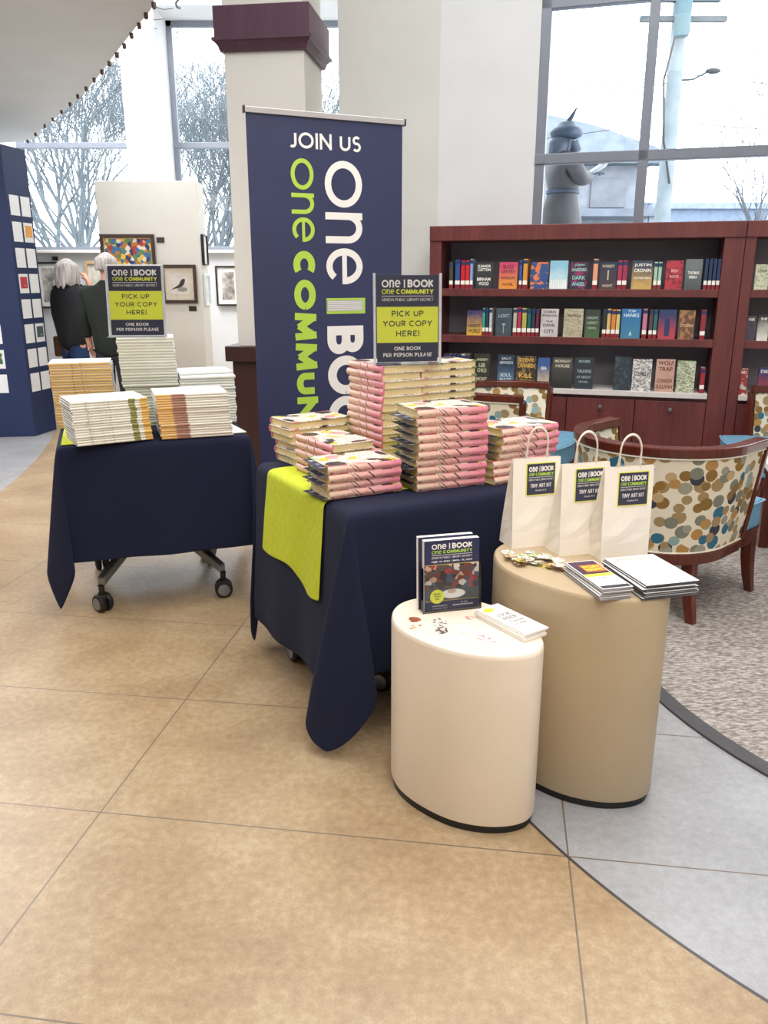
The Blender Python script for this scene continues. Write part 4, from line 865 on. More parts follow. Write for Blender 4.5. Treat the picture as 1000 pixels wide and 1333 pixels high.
# ================================================================ BOOKS IN STACKS
def jacket_mats():
    t = NT('pink_jacket_spine', .35); v = t.co(); sp = t.n('ShaderNodeSeparateXYZ'); t.l(v, sp.inputs[0])
    base = t.ramp(t.ma('ADD', t.ma('MULTIPLY', sp.outputs[0], 4.0), .5), [(0, hx('#e8c9b2')), (.45, hx('#eab3a8')), (1, hx('#df7f98'))])
    s1 = t.ramp(t.noise(t.mp(v, (1, 1, 1.6)), 75, 4, .65), [(0, hx('#000000')), (.60, hx('#000000')), (.63, hx('#ffffff')), (1, hx('#ffffff'))])
    dk = t.mix(s1, base, hx('#5b4247'))
    wv = t.n('ShaderNodeTexWave'); wv.inputs['Scale'].default_value = 5.2; wv.inputs['Distortion'].default_value = 2.2; wv.inputs['Detail'].default_value = 2
    t.l(t.mp(v, (1, 1, .55), rot=(0, R(35), 0)), wv.inputs[0]); xs_ = t.ma('MULTIPLY_ADD', sp.outputs[2], 1.0, sp.outputs[0]); xs_ = t.ma('ADD', xs_, t.ma('MULTIPLY', t.noise(v, 60, 2), .012))
    ln_ = lambda c0, hw: t.ma('LESS_THAN', t.ma('ABSOLUTE', t.ma('SUBTRACT', xs_, c0)), hw)
    wl_ = t.ma('MAXIMUM', t.ma('MAXIMUM', ln_(-.022, .0015), ln_(-.008, .0018)), ln_(.040, .0030))
    c = t.mix(wl_, dk, hx('#3f3034')); s = t.col(c)
    t = NT('illustrated_jacket', .3); v = t.co(); vo = t.n('ShaderNodeTexVoronoi'); vo.inputs['Scale'].default_value = 26; t.l(t.mp(v, (1, 1, .2)), vo.inputs['Vector'])
    cs = t.n('ShaderNodeSeparateColor'); t.l(vo.outputs['Color'], cs.inputs[0])
    pal = t.ramp(cs.outputs[0], [(0, hx('#f3e8da')), (.42, hx('#efd9cd')), (.55, hx('#e8a0a6')), (.66, hx('#e3cf3e')), (.78, hx('#7d9a58')), (.86, hx('#3a2f33')), (.9, hx('#f6efe6')), (.96, hx('#c95b6e'))], True)
    ln = t.ramp(t.noise(v, 45, 4, .7), [(0, hx('#000000')), (.49, hx('#000000')), (.5, hx('#ffffff')), (.515, hx('#ffffff')), (.525, hx('#000000'))], True)
    c = t.mix(ln, pal, hx('#41363a')); return s, t.col(c)
M_SPINE, M_JACKET = jacket_mats()
def page_mat(c1, c2, name):
    t = NT(name, .85); v = t.co(); f = t.noise(t.mp(v, (1, 1, 60)), 12, 3); t.col(t.ramp(f, [(.3, hx(c1)), (.7, hx(c2))])); t.bump(f, .25, .001); return t.m
M_PAGE = page_mat('#dcc48e', '#f3e3b6', 'cream_page_edges'); M_DIV = pm('#4a4a3c', .5, .2, 40, name='bookmark_card')
def novel(loc_, rz, label, group, L_=.25, Wd=.168, th=.0258):
    """hardback lying flat: centred, spine towards local -y"""
    t = thing('hardback_novel', label, 'book', loc_, rz, group)
    a, b = L_ / 2, Wd / 2; c = MB()
    c.box(-a, a, -b + .006, b, 0, .0026, 1); c.box(-a, a, -b + .006, b, th - .0026, th, 1)
    n = 7; prof_ = [(-b + .007 - .007 * math.sin(math.pi * (i / n)) , th * i / n) for i in range(n + 1)] + [(-b + .009, th - .001), (-b + .009, .001)]
    m_ = len(prof_); vs = [(-a, y, z) for y, z in prof_] + [(a, y, z) for y, z in prof_]
    c.add(vs, [(i, (i + 1) % m_, m_ + (i + 1) % m_, m_ + i) for i in range(m_)] + [tuple(range(m_)), tuple(reversed(range(m_, 2 * m_)))], 0)
    c.build('cover', [M_SPINE, M_JACKET], t, fix=True)
    MB().box(-a + .004, a - .004, -b + .007, b - .005, .0026, th - .0026).build('page_block', M_PAGE, t)
    return t
proto = {}
def stack(key, maker, n, near, ang, L_, Wd, th, z0, mode, desc, group, jit=.004, seed=1, lean=(0, 0), yaw_j=1.2):
    """near = nearest bottom corner; ang = direction of the edge that runs to the right from it;
    mode: 'spine' spines face that edge, 'fore' page edges face it, 'left' spines face the left side"""
    rd = random.Random(seed); out = []
    w, d = (L_, Wd) if mode in ('spine', 'fore') else (Wd, L_)
    cx = near[0] + math.cos(ang) * w / 2 - math.sin(ang) * d / 2; cy = near[1] + math.sin(ang) * w / 2 + math.cos(ang) * d / 2
    yaw = {'spine': ang, 'fore': ang + math.pi, 'left': ang - math.pi / 2, 'right': ang + math.pi / 2}[mode]
    for i in range(n):
        p = (cx + rd.uniform(-jit, jit) + lean[0] * i, cy + rd.uniform(-jit, jit) + lean[1] * i, z0 + i * (th + .0004)); a = yaw + R(rd.uniform(-yaw_j, yaw_j)); lab = '%s, %s' % (desc, nth(i, n))
        if key not in proto: proto[key] = maker(p, a, lab, group); out.append(proto[key])
        else: out.append(clone(proto[key], p, a, lab, group))
    return out
Z0 = .7475
GN = 'pink novels stacked on the near table'
A28 = R(28.5)
mk = lambda p, a, l, g: novel(p, a, l, g)
stack('novel', mk, 10, (.108, 2.482), R(24), .25, .168, .0258, Z0, 'spine', 'pink-spined novel in the tall front stack', GN, seed=1)
stack('novel', mk, 4, (-.166, 2.372), R(28), .25, .168, .0258, Z0 + .003, 'spine', 'pink novel in the low front left stack', GN, seed=2)
stack('novel', mk, 5, (-.175, 2.575), R(33), .25, .168, .0258, Z0 + .003, 'left', 'pink novel in the stack behind the front left one', GN, seed=3)
stack('novel', mk, 6, (-.305, 2.84), R(35), .25, .168, .0258, Z0 + .003, 'fore', 'pink novel in the back left stack over the runner', GN, seed=4, jit=.007, lean=(-.006, .002))
stack('novel', mk, 14, (-.010, 2.775), R(30), .25, .168, .0258, Z0, 'left', 'pink novel in the tall stack below the sign', GN, seed=5, jit=.005)
stack('novel', mk, 14, (.132, 2.860), R(33), .25, .168, .0258, Z0, 'fore', 'novel with page edges out, tall back stack right of the sign', GN, seed=6, jit=.004)
stack('novel', mk, 3, (.365, 2.575), R(33), .25, .168, .0258, Z0, 'spine', 'pink novel low in the right stack', GN, seed=7)
stack('novel', mk, 4, (.385, 2.585), R(33), .25, .168, .0258, Z0 + 3 * .0262, 'spine', 'pink novel high in the right stack', GN, seed=8)
# dark flyers tucked between the novels
def insert(x, y, z, a, label, g='dark cards tucked into the pink novels'):
    t = thing('card_insert', label, 'card', (x, y, z), a, g); m = MB(); m.box(-.045, .045, -.07, .07, 0, .0006); m.build('card', M_INK, t)
    m = MB(); Mx = Matrix.Translation((0, 0, .0012)); rect(m, -.043, .043, -.068, -.066, Mx, 0); put_one(m, -.036, -.008, .03, .045, Mx, 0); put_text(m, 'BOOK', -.004, .036, .03, .045, Mx, 0, .02); put_text(m, 'READ WITH US', -.03, .03, -.02, -.008, Mx)
    m.build('lettering', M_TWHITE, t); return t
def side_pt(near, ang, back, out):     # a point beside the left flank of a stack
    return (near[0] - math.sin(ang) * back - math.cos(ang) * out, near[1] + math.cos(ang) * back - math.sin(ang) * out)
k = 0
for i in range(4):
    x, y = side_pt((-.166, 2.372), R(28), .085, -.025 + .004 * (i % 2)); insert(x, y, Z0 + .003 + i * .0262 + .0212 - (.0208 if i == 0 else 0), R(28 + 6 - 3 * i), 'dark card sticking out of the low front left stack, %s' % nth(i, 4))
for i in range(9):
    x, y = side_pt((.108, 2.482), R(24), .085, -.025 + .006 * (i % 3)); insert(x, y, Z0 + (i + 1) * .0262 - .0046, R(24 + 5 - 2 * (i % 4)), 'dark card sticking out left of the tall front stack, %s' % nth(i, 9))
for i in range(3):
    x, y = side_pt((.385, 2.585), R(33), .09, -.03); insert(x, y, Z0 + (i + 4) * .0262 - .0046, R(33), 'dark card sticking out left of the right stack, %s' % nth(i, 3))

# picture books on the left table
def banded(name, bands, noise_c, sc=60, L_=.3):
    t = NT(name, .45); v = t.co(); sp = t.n('ShaderNodeSeparateXYZ'); t.l(v, sp.inputs[0])
    x = t.ma('ADD', t.ma('DIVIDE', sp.outputs[0], L_), .5); x2 = t.ma('ADD', x, t.ma('MULTIPLY', t.ma('SUBTRACT', t.noise(v, 30, 2), .5), .05))
    c = t.ramp(x2, [(p, hx(c)) for p, c in bands], True)
    if noise_c: c = t.mix(t.ma('MULTIPLY', t.ma('GREATER_THAN', t.noise(t.mp(v, (1, 1, 2)), sc, 3, .7), .58), t.ma('MULTIPLY', t.ma('GREATER_THAN', x, noise_c[1]), t.ma('LESS_THAN', x, noise_c[2]))), c, hx(noise_c[0]))
    return t.col(c)
def picture(loc_, rz, label, group, spine, coverm, page, L_, Wd, th):
    t = thing('picture_book', label, 'book', loc_, rz, group); a, b = L_ / 2, Wd / 2; c = MB()
    c.box(-a, a, -b + .003, b, 0, .0016, 1); c.box(-a, a, -b + .003, b, th - .0016, th, 1)
    pr = [(-b + .004, 0), (-b + .001, th * .18), (-b, th * .5), (-b + .001, th * .82), (-b + .004, th), (-b + .006, th - .0005), (-b + .006, .0005)]
    m_ = len(pr); c.add([(-a, y, z) for y, z in pr] + [(a, y, z) for y, z in pr], [(i, (i + 1) % m_, m_ + (i + 1) % m_, m_ + i) for i in range(m_)] + [tuple(range(m_)), tuple(reversed(range(m_, 2 * m_)))], 0)
    c.build('cover', [spine, coverm], t, fix=True)
    MB().box(-a + .004, a - .004, -b + .004, b - .004, .0016, th - .0016).build('page_block', page, t); return t
G5 = 'picture books stacked on the left table'
S1 = banded('white_green_spine', [(0, '#efece0'), (.74, '#8a8a3c'), (.83, '#f0ecdf'), (.90, '#e8b54c')], ('#a9ad9a', .12, .5), L_=.31)
S2 = banded('orange_brown_spine', [(0, '#e9b661'), (.22, '#a8705a'), (.40, '#ece6d6'), (.97, '#e0dccc')], ('#7d3f35', .2, .42), L_=.30)
S3 = banded('tan_spine', [(0, '#d9ad6b'), (.02, '#dcb475')], ('#4c3a26', .36, .62), L_=.27)
S4 = banded('pale_green_spine', [(0, '#cfcdb9'), (.5, '#d2d0be')], None)
C1 = pm('#e9e7df', .4, .05, 12, name='pale_printed_cover'); C2 = pm('#eceae6', .35, .05, 14); C3 = pm('#dfe6ee', .3, .03, 9); PD = pm('#3a3335', .7, .15, 60, stretch=(1, 1, 20)); PC = page_mat('#cfc7b4', '#efe9da', 'white_page_edges'); PB = page_mat('#8fa0a6', '#e6edf0', 'blue_page_edges')
def mkp(*a): return lambda p, r, l, g: picture(p, r, l, g, *a)
ZL = .7512
def pl(px, py, z=.75): q = atz(px, py, z); return (q.x, q.y)
stack('p1', mkp(S1, C1, PD, .305, .235, .0100), 17, pl(101, 582), R(31), .305, .235, .0100, ZL, 'spine', 'white-spined picture book in the front left pile', G5, seed=11, jit=.003, lean=(-.0009, .0), yaw_j=.7)
stack('p2', mkp(S2, C2, PB, .300, .235, .0100), 18, pl(211, 572), R(19.5), .300, .235, .0100, ZL - .0027, 'spine', 'red-and-cream-spined picture book in the front right pile', G5, seed=12, jit=.003, lean=(-.0010, .0003), yaw_j=.7)
stack('p3', mkp(S3, C3, PC, .262, .215, .0118), 24, (-1.465, 3.60), R(16), .262, .215, .0118, ZL - .0027, 'spine', 'tan-spined picture book in the back left pile', G5, seed=13, jit=.003, lean=(-.0007, 0), yaw_j=.8)
stack('p4', mkp(S4, C3, PC, .245, .21, .0125), 14, (-1.162, 3.655), R(16), .245, .21, .0125, ZL - .0027, 'spine', 'pale green book in the lower half of the tall pile', G5, seed=14, jit=.002, lean=(-.0004, .0), yaw_j=.5)
stack('p4', mkp(S4, C3, PC, .245, .21, .0125), 17, (-1.177, 3.650), R(14.5), .245, .21, .0125, ZL - .0027 + 14 * .0129, 'spine', 'pale green book in the upper half of the tall pile', G5, seed=15, jit=.002, lean=(-.0006, .0), yaw_j=.5)
stack('p5', mkp(banded('white_blue_spine', [(0, '#e3e2d8'), (.5, '#dddccf')], None), C3, PB, .25, .215, .0125), 17, (-.935, 3.72), R(17), .25, .215, .0125, ZL - .0027, 'spine', 'pale blue-topped book in the back right pile', G5, seed=16, jit=.003, yaw_j=.8)
q = proto['p5']; clone(q, (-.875, 3.99 - .06, ZL - .0027 + 17 * .0129), R(21), 'single pale book lying crooked on the back right pile', G5)
# flat white piece added for the overexposed right corner of the left table
x, y = loc(TL, RZL, .70, .16)
t = thing('overexposed_corner', 'flat white piece standing for the overexposed front right corner of the left table', 'booklet', (x, y, .7485), RZL + R(8)); MB().box(-.06, .06, -.12, .12, 0, .003).build('pages', M_PAPER, t)

# ================================================================ SIGNS AND BANNER
def sign(label, base, yaw, tilt, frame, w=.216, h=.290):
    t = thing('sign_holder', label, 'sign', base, yaw, 'acrylic pick-up signs on the book stacks')
    T = Matrix.Rotation(-tilt, 4, 'X')
    if frame == 'white':
        m = MB(); e = .007; m.box(-w / 2 - e, w / 2 + e, .003, .006, 0, h + 2 * e, M=T); m.build('backing_frame', M_WHITE, t, bevel=.001)
    m = MB(); m.box(-w / 2 - .012, w / 2 + .012, -.0025, 0, .0, h + .015, M=T); m.build('acrylic_front', M_ACRYL, t)
    m = MB(); m.box(-w / 2 - .012, -w / 2 - .004, -.001, .004, 0, h + .014, M=T); m.box(w / 2 + .004, w / 2 + .012, -.001, .004, 0, h + .014, M=T); m.build('acrylic_edge', pm('#dfe3e8', .2), t)
    m = MB(); m.box(-w / 2 - .01, w / 2 + .01, -.045, .05, 0, .003); m.build('foot', M_ACRYL, t)
    z0 = .008; sh = MB(); sh.box(-w / 2, w / 2, .001, .0022, z0, z0 + h, M=T); pg_ = sh.build('printed_sheet', M_INK, t)
    P = T @ Matrix.Translation((0, .0004, z0)) @ Matrix.Rotation(R(90), 4, 'X')
    yb = MB(); rect(yb, -w / 2, w / 2, h * .225, h * .64, P); yb.build('yellow_band', M_TYEL, pg_)
    P2 = P @ Matrix.Translation((0, 0, .0004)); lt = MB()
    logo(lt, -w * .42, w * .42, h * .70, h * .95, P2, 0, 1)
    put_caps(lt, 'PICK UP', -w * .26, w * .26, h * .53, h * .595, P2, 2, .17, .2, .5); put_caps(lt, 'YOUR COPY', -w * .40, w * .40, h * .415, h * .48, P2, 2, .17, .2, .5); put_caps(lt, 'HERE!', -w * .19, w * .19, h * .30, h * .365, P2, 2, .17, .2)
    put_caps(lt, 'ONE BOOK', -w * .22, w * .22, h * .135, h * .18, P2, 0, .2, .2, .5); put_caps(lt, 'PER PERSON PLEASE', -w * .40, w * .40, h * .06, h * .105, P2, 0, .2, .2, .5)
    lt.build('lettering', [M_TWHITE, M_TYEL, M_TDARK], pg_); return t
zt1 = Z0 + 14 * .0262
sgp = aty(531, 468, 2.84)
sign('clear acrylic sign on the tall pink novel stack in front of the banner', (sgp.x, 2.85, zt1), R(12), R(2), 'clear')
zt4 = ZL - .0027 + 31 * .0129
sgp = aty(178, 437, 3.70)
sign('white-edged acrylic sign standing on the pale green pile, left table', (sgp.x, 3.72, zt4), R(4), R(5), 'white', w=.232, h=.300)
# roll-up banner
BP = (-.605, 3.87); BY = R(24.53); BW = .765
t = thing('rollup_banner', 'tall navy roll-up banner with JOIN US and rotated white and green lettering', 'banner', (BP[0], BP[1], 0), BY)
m = MB(); m.prism([(-.02, -.05), (BW + .02, -.05), (BW + .02, .05), (-.02, .05)], .02, .085); m.build('cassette', pm('#b9bcc0', .35, .03, 10, .6), t, bevel=.015)
for x in (.1, BW - .1): MB().box(x - .02, x + .02, -.16, .16, 0, .02).build('foot', M_STEEL, t, bevel=.004)
MB().tube([(BW / 2, .03, .08), (BW / 2, .03, 2.10)], .012, 10).build('pole', M_STEEL, t)
sheet = MB().box(0, BW - .005, -.001, .001, .08, 2.105).build('banner_sheet', M_BAN, t)
MB().box(-.008, BW + .004, -.009, .012, 2.098, 2.122).build('top_rail', pm('#c9c6c6', .3, .02, 8, .4), t, bevel=.002)
for x in (-.010, BW + .004): MB().box(x, x + .006, -.011, .014, 2.095, 2.125).build('end_cap', M_BLACK, t)
FR = Matrix.Translation((0, -.0020, 0)) @ Matrix.Rotation(R(90), 4, 'X')       # local x right, y up
m = MB(); put_caps(m, 'JOIN US', .195, .545, 1.968, 2.035, FR, 0, .17, .16, .5); m.build('join_us_lettering', M_TWHITE, sheet)
def vert(xb): return FR @ Matrix.Translation((xb, 0, 0)) @ Matrix.Rotation(R(-90), 4, 'Z')   # text runs downwards: local x = -height, y = right
V = vert(.362)
m = MB(); put_one(m, -1.926, -1.374, 0, .188, V, 0, .17); m.build('white_one_lettering', M_TWHITE, sheet)
m = MB(); put_caps(m, 'BOOK', -1.174, -.50, -.002, .19, V, 0, .245, .12); m.build('white_book_lettering', M_TWHITE, sheet)
V2 = vert(.198); m = MB(); put_one(m, -1.926, -1.565, .0, .110, V2, 0, .17); put_caps(m, 'COMMUNITY', -1.525, -.455, 0, .108, V2, 0, .31, .13); m.build('green_lettering', M_TGREEN, sheet)
m = MB(); rect(m, .360, .562, 1.236, 1.31, FR, 0); FR2 = FR @ Matrix.Translation((0, 0, .0006)); rect(m, .364, .550, 1.249, 1.300, FR2, 1)
FR3 = FR @ Matrix.Translation((0, 0, .0012))
for i in range(8): rect(m, .366, .548, 1.251 + i * .006, 1.2545 + i * .006, FR3, 2)
m.build('book_icon', [M_TGREEN, pm('#8f939c', .6), M_TWHITE], sheet)

# ================================================================ STOOLS, BAGS AND LEAFLETS
def catmull(pts, k=5):
    n = len(pts); out = []
    for i in range(n):
        p0, p1, p2, p3 = [Vector(pts[(i + j - 1) % n]) for j in range(4)]
        for j in range(k):
            t = j / k; out.append(tuple(.5 * ((2 * p1) + (p2 - p0) * t + (2 * p0 - 5 * p1 + 4 * p2 - p3) * t * t + (3 * p1 - p0 - 3 * p2 + p3) * t ** 3)))
    return out
PEB = [(.021, 2.04), (.026, 2.105), (.050, 2.152), (.092, 2.184), (.150, 2.199), (.215, 2.190), (.274, 2.160), (.330, 2.108), (.374, 2.042), (.400, 1.975), (.410, 1.91),
       (.402, 1.862), (.378, 1.825), (.335, 1.805), (.280, 1.800), (.225, 1.810), (.170, 1.833), (.118, 1.872), (.070, 1.922), (.036, 1.978)]
def stool(label, poly, H, mat):
    cx = sum(p[0] for p in poly) / len(poly); cy = sum(p[1] for p in poly) / len(poly); P = catmull([(x - cx, y - cy) for x, y in poly], 6)
    t = thing('pebble_stool', label, 'stool', (cx, cy, 0), 0); sc = lambda k: [(x * k, y * k) for x, y in P]
    MB().prism(sc(.97), 0, .022).build('toe_kick', M_BLACK, t, smooth='auto')
    b = MB(); lv = [(.985, .022), (1.0, .028), (1.0, H - .012), (.995, H - .005), (.978, H)]; n = len(P); vs = []
    for k, z in lv: vs += [(x, y, z) for x, y in sc(k)]
    b.add(vs, [(i * n + j, i * n + (j + 1) % n, (i + 1) * n + (j + 1) % n, (i + 1) * n + j) for i in range(len(lv) - 1) for j in range(n)] + [tuple(range(n))[::-1], tuple(range((len(lv) - 1) * n, len(lv) * n))])
    b.build('body', mat, t, smooth='auto'); return t
stool('shorter white pebble-shaped stool in front, with leaflet holder and stickers on top', PEB, .51, pm('#f0e2cf', .42, .015, 5, name='cream_laminate'))
c0 = (.215, 1.995); c1 = (.530, 2.135); kx, ky = 1.13, 1.26
T2 = [(.012 + c1[0] + (x - c0[0]) * kx, c1[1] + .012 + (y - c0[1]) * ky) for x, y in PEB]
stool('taller beige pebble-shaped stool behind the white one, carrying paper bags', T2, .62, pm('#bda98a', .45, .02, 5, name='beige_laminate'))
# leaflet holder
p = Vector((.110, 2.072)); hz = math.atan2(2.112 - 2.072, .268 - .110); HWd = .163
t = thing('leaflet_holder', 'clear acrylic holder packed with navy leaflets, standing on the white stool', 'leaflet holder', (p.x, p.y, .51), hz)
TL_ = Matrix.Rotation(R(-3), 4, 'X')
m = MB(); m.box(-.003, HWd + .003, -.006, -.004, 0, .125, M=TL_); m.box(-.003, HWd + .003, .045, .047, 0, .17, M=TL_); m.box(-.004, -.002, -.006, .047, 0, .13, M=TL_); m.box(HWd + .002, HWd + .004, -.006, .047, 0, .13, M=TL_); m.box(-.003, HWd + .003, -.006, .047, 0, .003, M=TL_)
m.build('holder', M_ACRYL, t)
LH = .205
for k, (y0, y1, dx, dz, l) in enumerate([(.0, .022, 0, 0, 'front'), (.0235, .042, -.010, .006, 'rear')]):
    m = MB(); m.box(.002 + dx, HWd - .002 + dx, y0 + .0015, y1, .004, LH + dz, 1, M=TL_); m.box(.002 + dx, HWd - .002 + dx, y0, y0 + .0012, .004, LH + dz, 0, M=TL_); lf = m.build('leaflet_bundle', [pm('#262b52', .5, .03, 9), M_PAPER], None)
    root = thing('leaflet_bundle', 'bundle of navy ONE BOOK leaflets, %s one in the holder' % l, 'leaflets', (p.x, p.y, .51), hz, 'leaflets in the acrylic holder'); lf.name = 'leaflets'; lf.parent = root
    if k == 0:
        PL = TL_ @ Matrix.Translation((0, -.0005, 0)) @ Matrix.Rotation(R(90), 4, 'X'); w_ = HWd
        m = MB(); logo(m, w_ * .14, w_ * .86, LH * .745, LH * .955, PL, 0, 1); put_caps(m, 'FEB', w_ * .14, w_ * .24, LH * .695, LH * .72, PL, 0, .2); put_text(m, '10, 2024 - MAR. 10, 2024', w_ * .27, w_ * .86, LH * .695, LH * .72, PL, 0, .02)
        put_text(m, 'FIND MORE AT', w_ * .16, w_ * .42, LH * .075, LH * .092, PL); put_text(m, 'the library desk', w_ * .16, w_ * .42, LH * .04, LH * .055, PL); put_text(m, 'ALL AGES', w_ * .66, w_ * .78, LH * .105, LH * .122, PL); put_text(m, 'READING PROGRAM', w_ * .52, w_ * .88, LH * .07, LH * .09, PL, 0, .02)
        m.build('lettering', [M_TWHITE, M_TGREEN], lf)
        # photo of readers round a table, with a yellow roundel
        y0_, y1_ = LH * .16, LH * .66; m = MB(); rect(m, .003, w_ - .003, y0_, y1_, PL, 0)
        tt = NT('crowd_photo', .45); v_ = tt.co(); vo = tt.n('ShaderNodeTexVoronoi'); vo.inputs['Scale'].default_value = 62; tt.l(tt.mp(v_, (1, .2, 1.3)), vo.inputs['Vector']); cs = tt.n('ShaderNodeSeparateColor'); tt.l(vo.outputs['Color'], cs.inputs[0])
        cm = tt.ramp(cs.outputs[0], [(0, hx('#5b4a45')), (.2, hx('#2e2a30')), (.42, hx('#a83a3a')), (.55, hx('#7a3b34')), (.68, hx('#c9a48c')), (.78, hx('#44566a')), (.9, hx('#d8cfc6'))], True)
        PP = PL @ Matrix.Translation((0, 0, .0003)); e = lambda cx_, cy_, rx, ry, mi: m.add([(cx_ + rx * math.cos(a * .2618), cy_ + ry * math.sin(a * .2618), 0) for a in range(24)], [tuple(range(24))], mi, PP)
        rect(m, .003, w_ - .003, y0_ + .0, y0_ + LH * .16, PP, 3); PP = PL @ Matrix.Translation((0, 0, .0005)); e(w_ * .52, y0_ + LH * .085, w_ * .22, LH * .065, 1); PP = PL @ Matrix.Translation((0, 0, .0007)); e(w_ * .5, y0_ + LH * .12, w_ * .08, LH * .03, 4)
        rect(m, .003, w_ - .003, y0_ - .002, y0_, PL, 2); rect(m, .003, w_ - .003, y1_, y1_ + .002, PL, 2)
        m.build('photo_print', [tt.col(cm), M_TWHITE, pm('#b9a94a', .5), pm('#4d4f57', .5), pm('#d9b9a6', .6)], lf)
        m = MB(); PP = PL @ Matrix.Translation((0, 0, .0011)); e(w_ * .235, y0_ + LH * .06, w_ * .125, w_ * .125, 0); PQ = PL @ Matrix.Translation((0, 0, .0016))
        for s_, b_ in (('READ', .036), ('WITH', .0), ('US!', -.036)): put_text(m, s_, w_ * (.175 if s_ != 'US!' else .2), w_ * (.295 if s_ != 'US!' else .27), y0_ + LH * (.05 + b_), y0_ + LH * (.072 + b_), PQ, 1, .03)
        m.build('yellow_roundel', [M_TYEL, M_TDARK], lf)
# stickers: flat irregular cut pieces
def sticker(x, y, z, r, c1, c2, label, group, seed, kind='spots', stretch=1.0, a=0.0):
    rd = random.Random(seed); n = 14; pts = [(r * stretch * rd.uniform(.7, 1.1) * math.cos(2 * math.pi * i / n), r * rd.uniform(.7, 1.1) * math.sin(2 * math.pi * i / n)) for i in range(n)]
    m = MB().prism(catmull(pts, 3), 0, .0006); tt = NT('sticker_print', .4); f = tt.noise(tt.mp(tt.co(), loc=(seed, 0, 0)), 95, 3)
    o = m.build('sticker', tt.col(tt.ramp(f, [(0, hx(c1)), (.5, hx(c1)), (.54, hx(c2)), (1, hx(c2))]))); o.location = (x, y, z); o.rotation_euler = (0, 0, a); return tag(o, label, 'sticker', group)
WT = .5104; g = 'stickers on the white stool'
for x, y, r, c1, c2, l, st in [(.083, 2.030, .017, '#8a4a33', '#a8613f', 'brown squirrel-shaped sticker left of the leaflet holder', 1.2), (.083, 1.985, .016, '#f3ece0', '#c08a55', 'tan sticker nearest the left rim of the white stool', 1.6), (.150, 2.012, .022, '#efe9df', '#8a8178', 'pale sticker with dark marks below the holder', 1.5),
                        (.150, 1.960, .019, '#5c5250', '#d8cfc4', 'dark grey branching sticker, front left of the white stool', 1.3), (.232, 2.040, .013, '#d98d86', '#f2e3dc', 'pink sticker between holder and booklet stack', 1.1), (.215, 1.965, .022, '#f3f0ec', '#cfcbcf', 'faint white sticker in the middle of the white stool', 1.5), (.262, 1.905, .019, '#f2ecec', '#c79aa4', 'white sticker with pink writing near the booklet stack', 1.6), (.205, 1.900, .018, '#f1eff0', '#d6d3da', 'nearly white sticker closest to the front rim', 1.4)]:
    sticker(x, y, WT, r, c1, c2, l, g, int(x * 1000 + y * 77), stretch=st, a=x * 9)
g = 'pile of stickers on the beige stool'; rd = random.Random(5); cols = [('#c9b24f', '#3d3a2a'), ('#f1ede4', '#b0874f'), ('#8fae5c', '#f2efe4'), ('#e9e2d2', '#5c5a52'), ('#c98b4d', '#f1e9da'), ('#f4f1ea', '#9fb5a5'), ('#e8c8a8', '#7a4b34'), ('#f3efe8', '#c9c4b8')]
for i in range(26):
    u_, v_ = rd.random(), rd.random(); x = .350 + .135 * u_ + .02 * v_; y = 2.245 - .13 * v_ - .01 * u_ + .02 * (1 - u_); c1, c2 = cols[i % 8]
    sticker(x, y, .6203 + .0007 * i, rd.uniform(.012, .022), c1, c2, '%s sticker in the loose pile by the first bag, %s' % (['mustard yellow', 'cream and tan', 'leaf green', 'beige', 'orange brown', 'white and sage', 'peach', 'off-white'][i % 8], nth(i, 26)), g, 50 + i, stretch=rd.uniform(1, 1.7), a=rd.uniform(0, 3))
# booklet stack on the white stool, flyers and magazines on the beige one
def sheets(name, label, cat, corner, a, w_, l_, n, th, z, cm, group=None, dark=None, jit=.003, seed=3, top=None):
    """pile of flat printed sheets; corner = back-left corner, a = heading of the short edge"""
    rd = random.Random(seed)
    for i in range(n):
        t = thing(name, '%s, %s' % (label, nth(i, n)) if n > 1 else label, cat, (corner[0] + rd.uniform(-jit, jit), corner[1] + rd.uniform(-jit, jit), z + i * (th + .0003)), a + R(rd.uniform(-1.5, 1.5)), group)
        MB().box(0, w_, -l_, 0, 0, th * .9).build('pages', dark or M_PAPER, t)
        m = MB(); m.box(-.0005, w_ + .0005, -l_ - .0005, .0005, th * .9, th); m.build('cover', cm, t)
        if top and i == n - 1: top(t, w_, l_, th)
def top_lines(t, w_, l_, th):
    m = MB(); F_ = Matrix.Translation((0, 0, th + .0004))
    def up(a, b, c, d, s_, mi=0): put_text(m, s_, w_ * a, w_ * b, -l_ * c, -l_ * d, F_, mi)
    m.add([(w_ * .3 + .018 * math.cos(k * .3927), -l_ * .12 + .013 * math.sin(k * .3927), 0) for k in range(16)], [tuple(range(16))], 1, F_)
    up(.2, .8, .38, .30, 'LOOK'); up(.2, .8, .50, .42, 'INSIDE'); up(.2, .85, .62, .56, 'for more ways'); up(.25, .75, .70, .65, 'to read')
    m.build('lettering', [M_TDARK, M_TYEL], t)
sheets('folded_booklet', 'white folded booklet in the small stack on the white stool', 'booklet', (.250, 2.045), R(-12) + R(0), .078, .195, 5, .0042, .5104, pm('#f1efea', .5, .03, 30), 'booklets on the white stool', top=top_lines)
for o in [o for o in bpy.data.objects if o.name.startswith('folded_booklet')]: o.rotation_euler[2] += R(46)
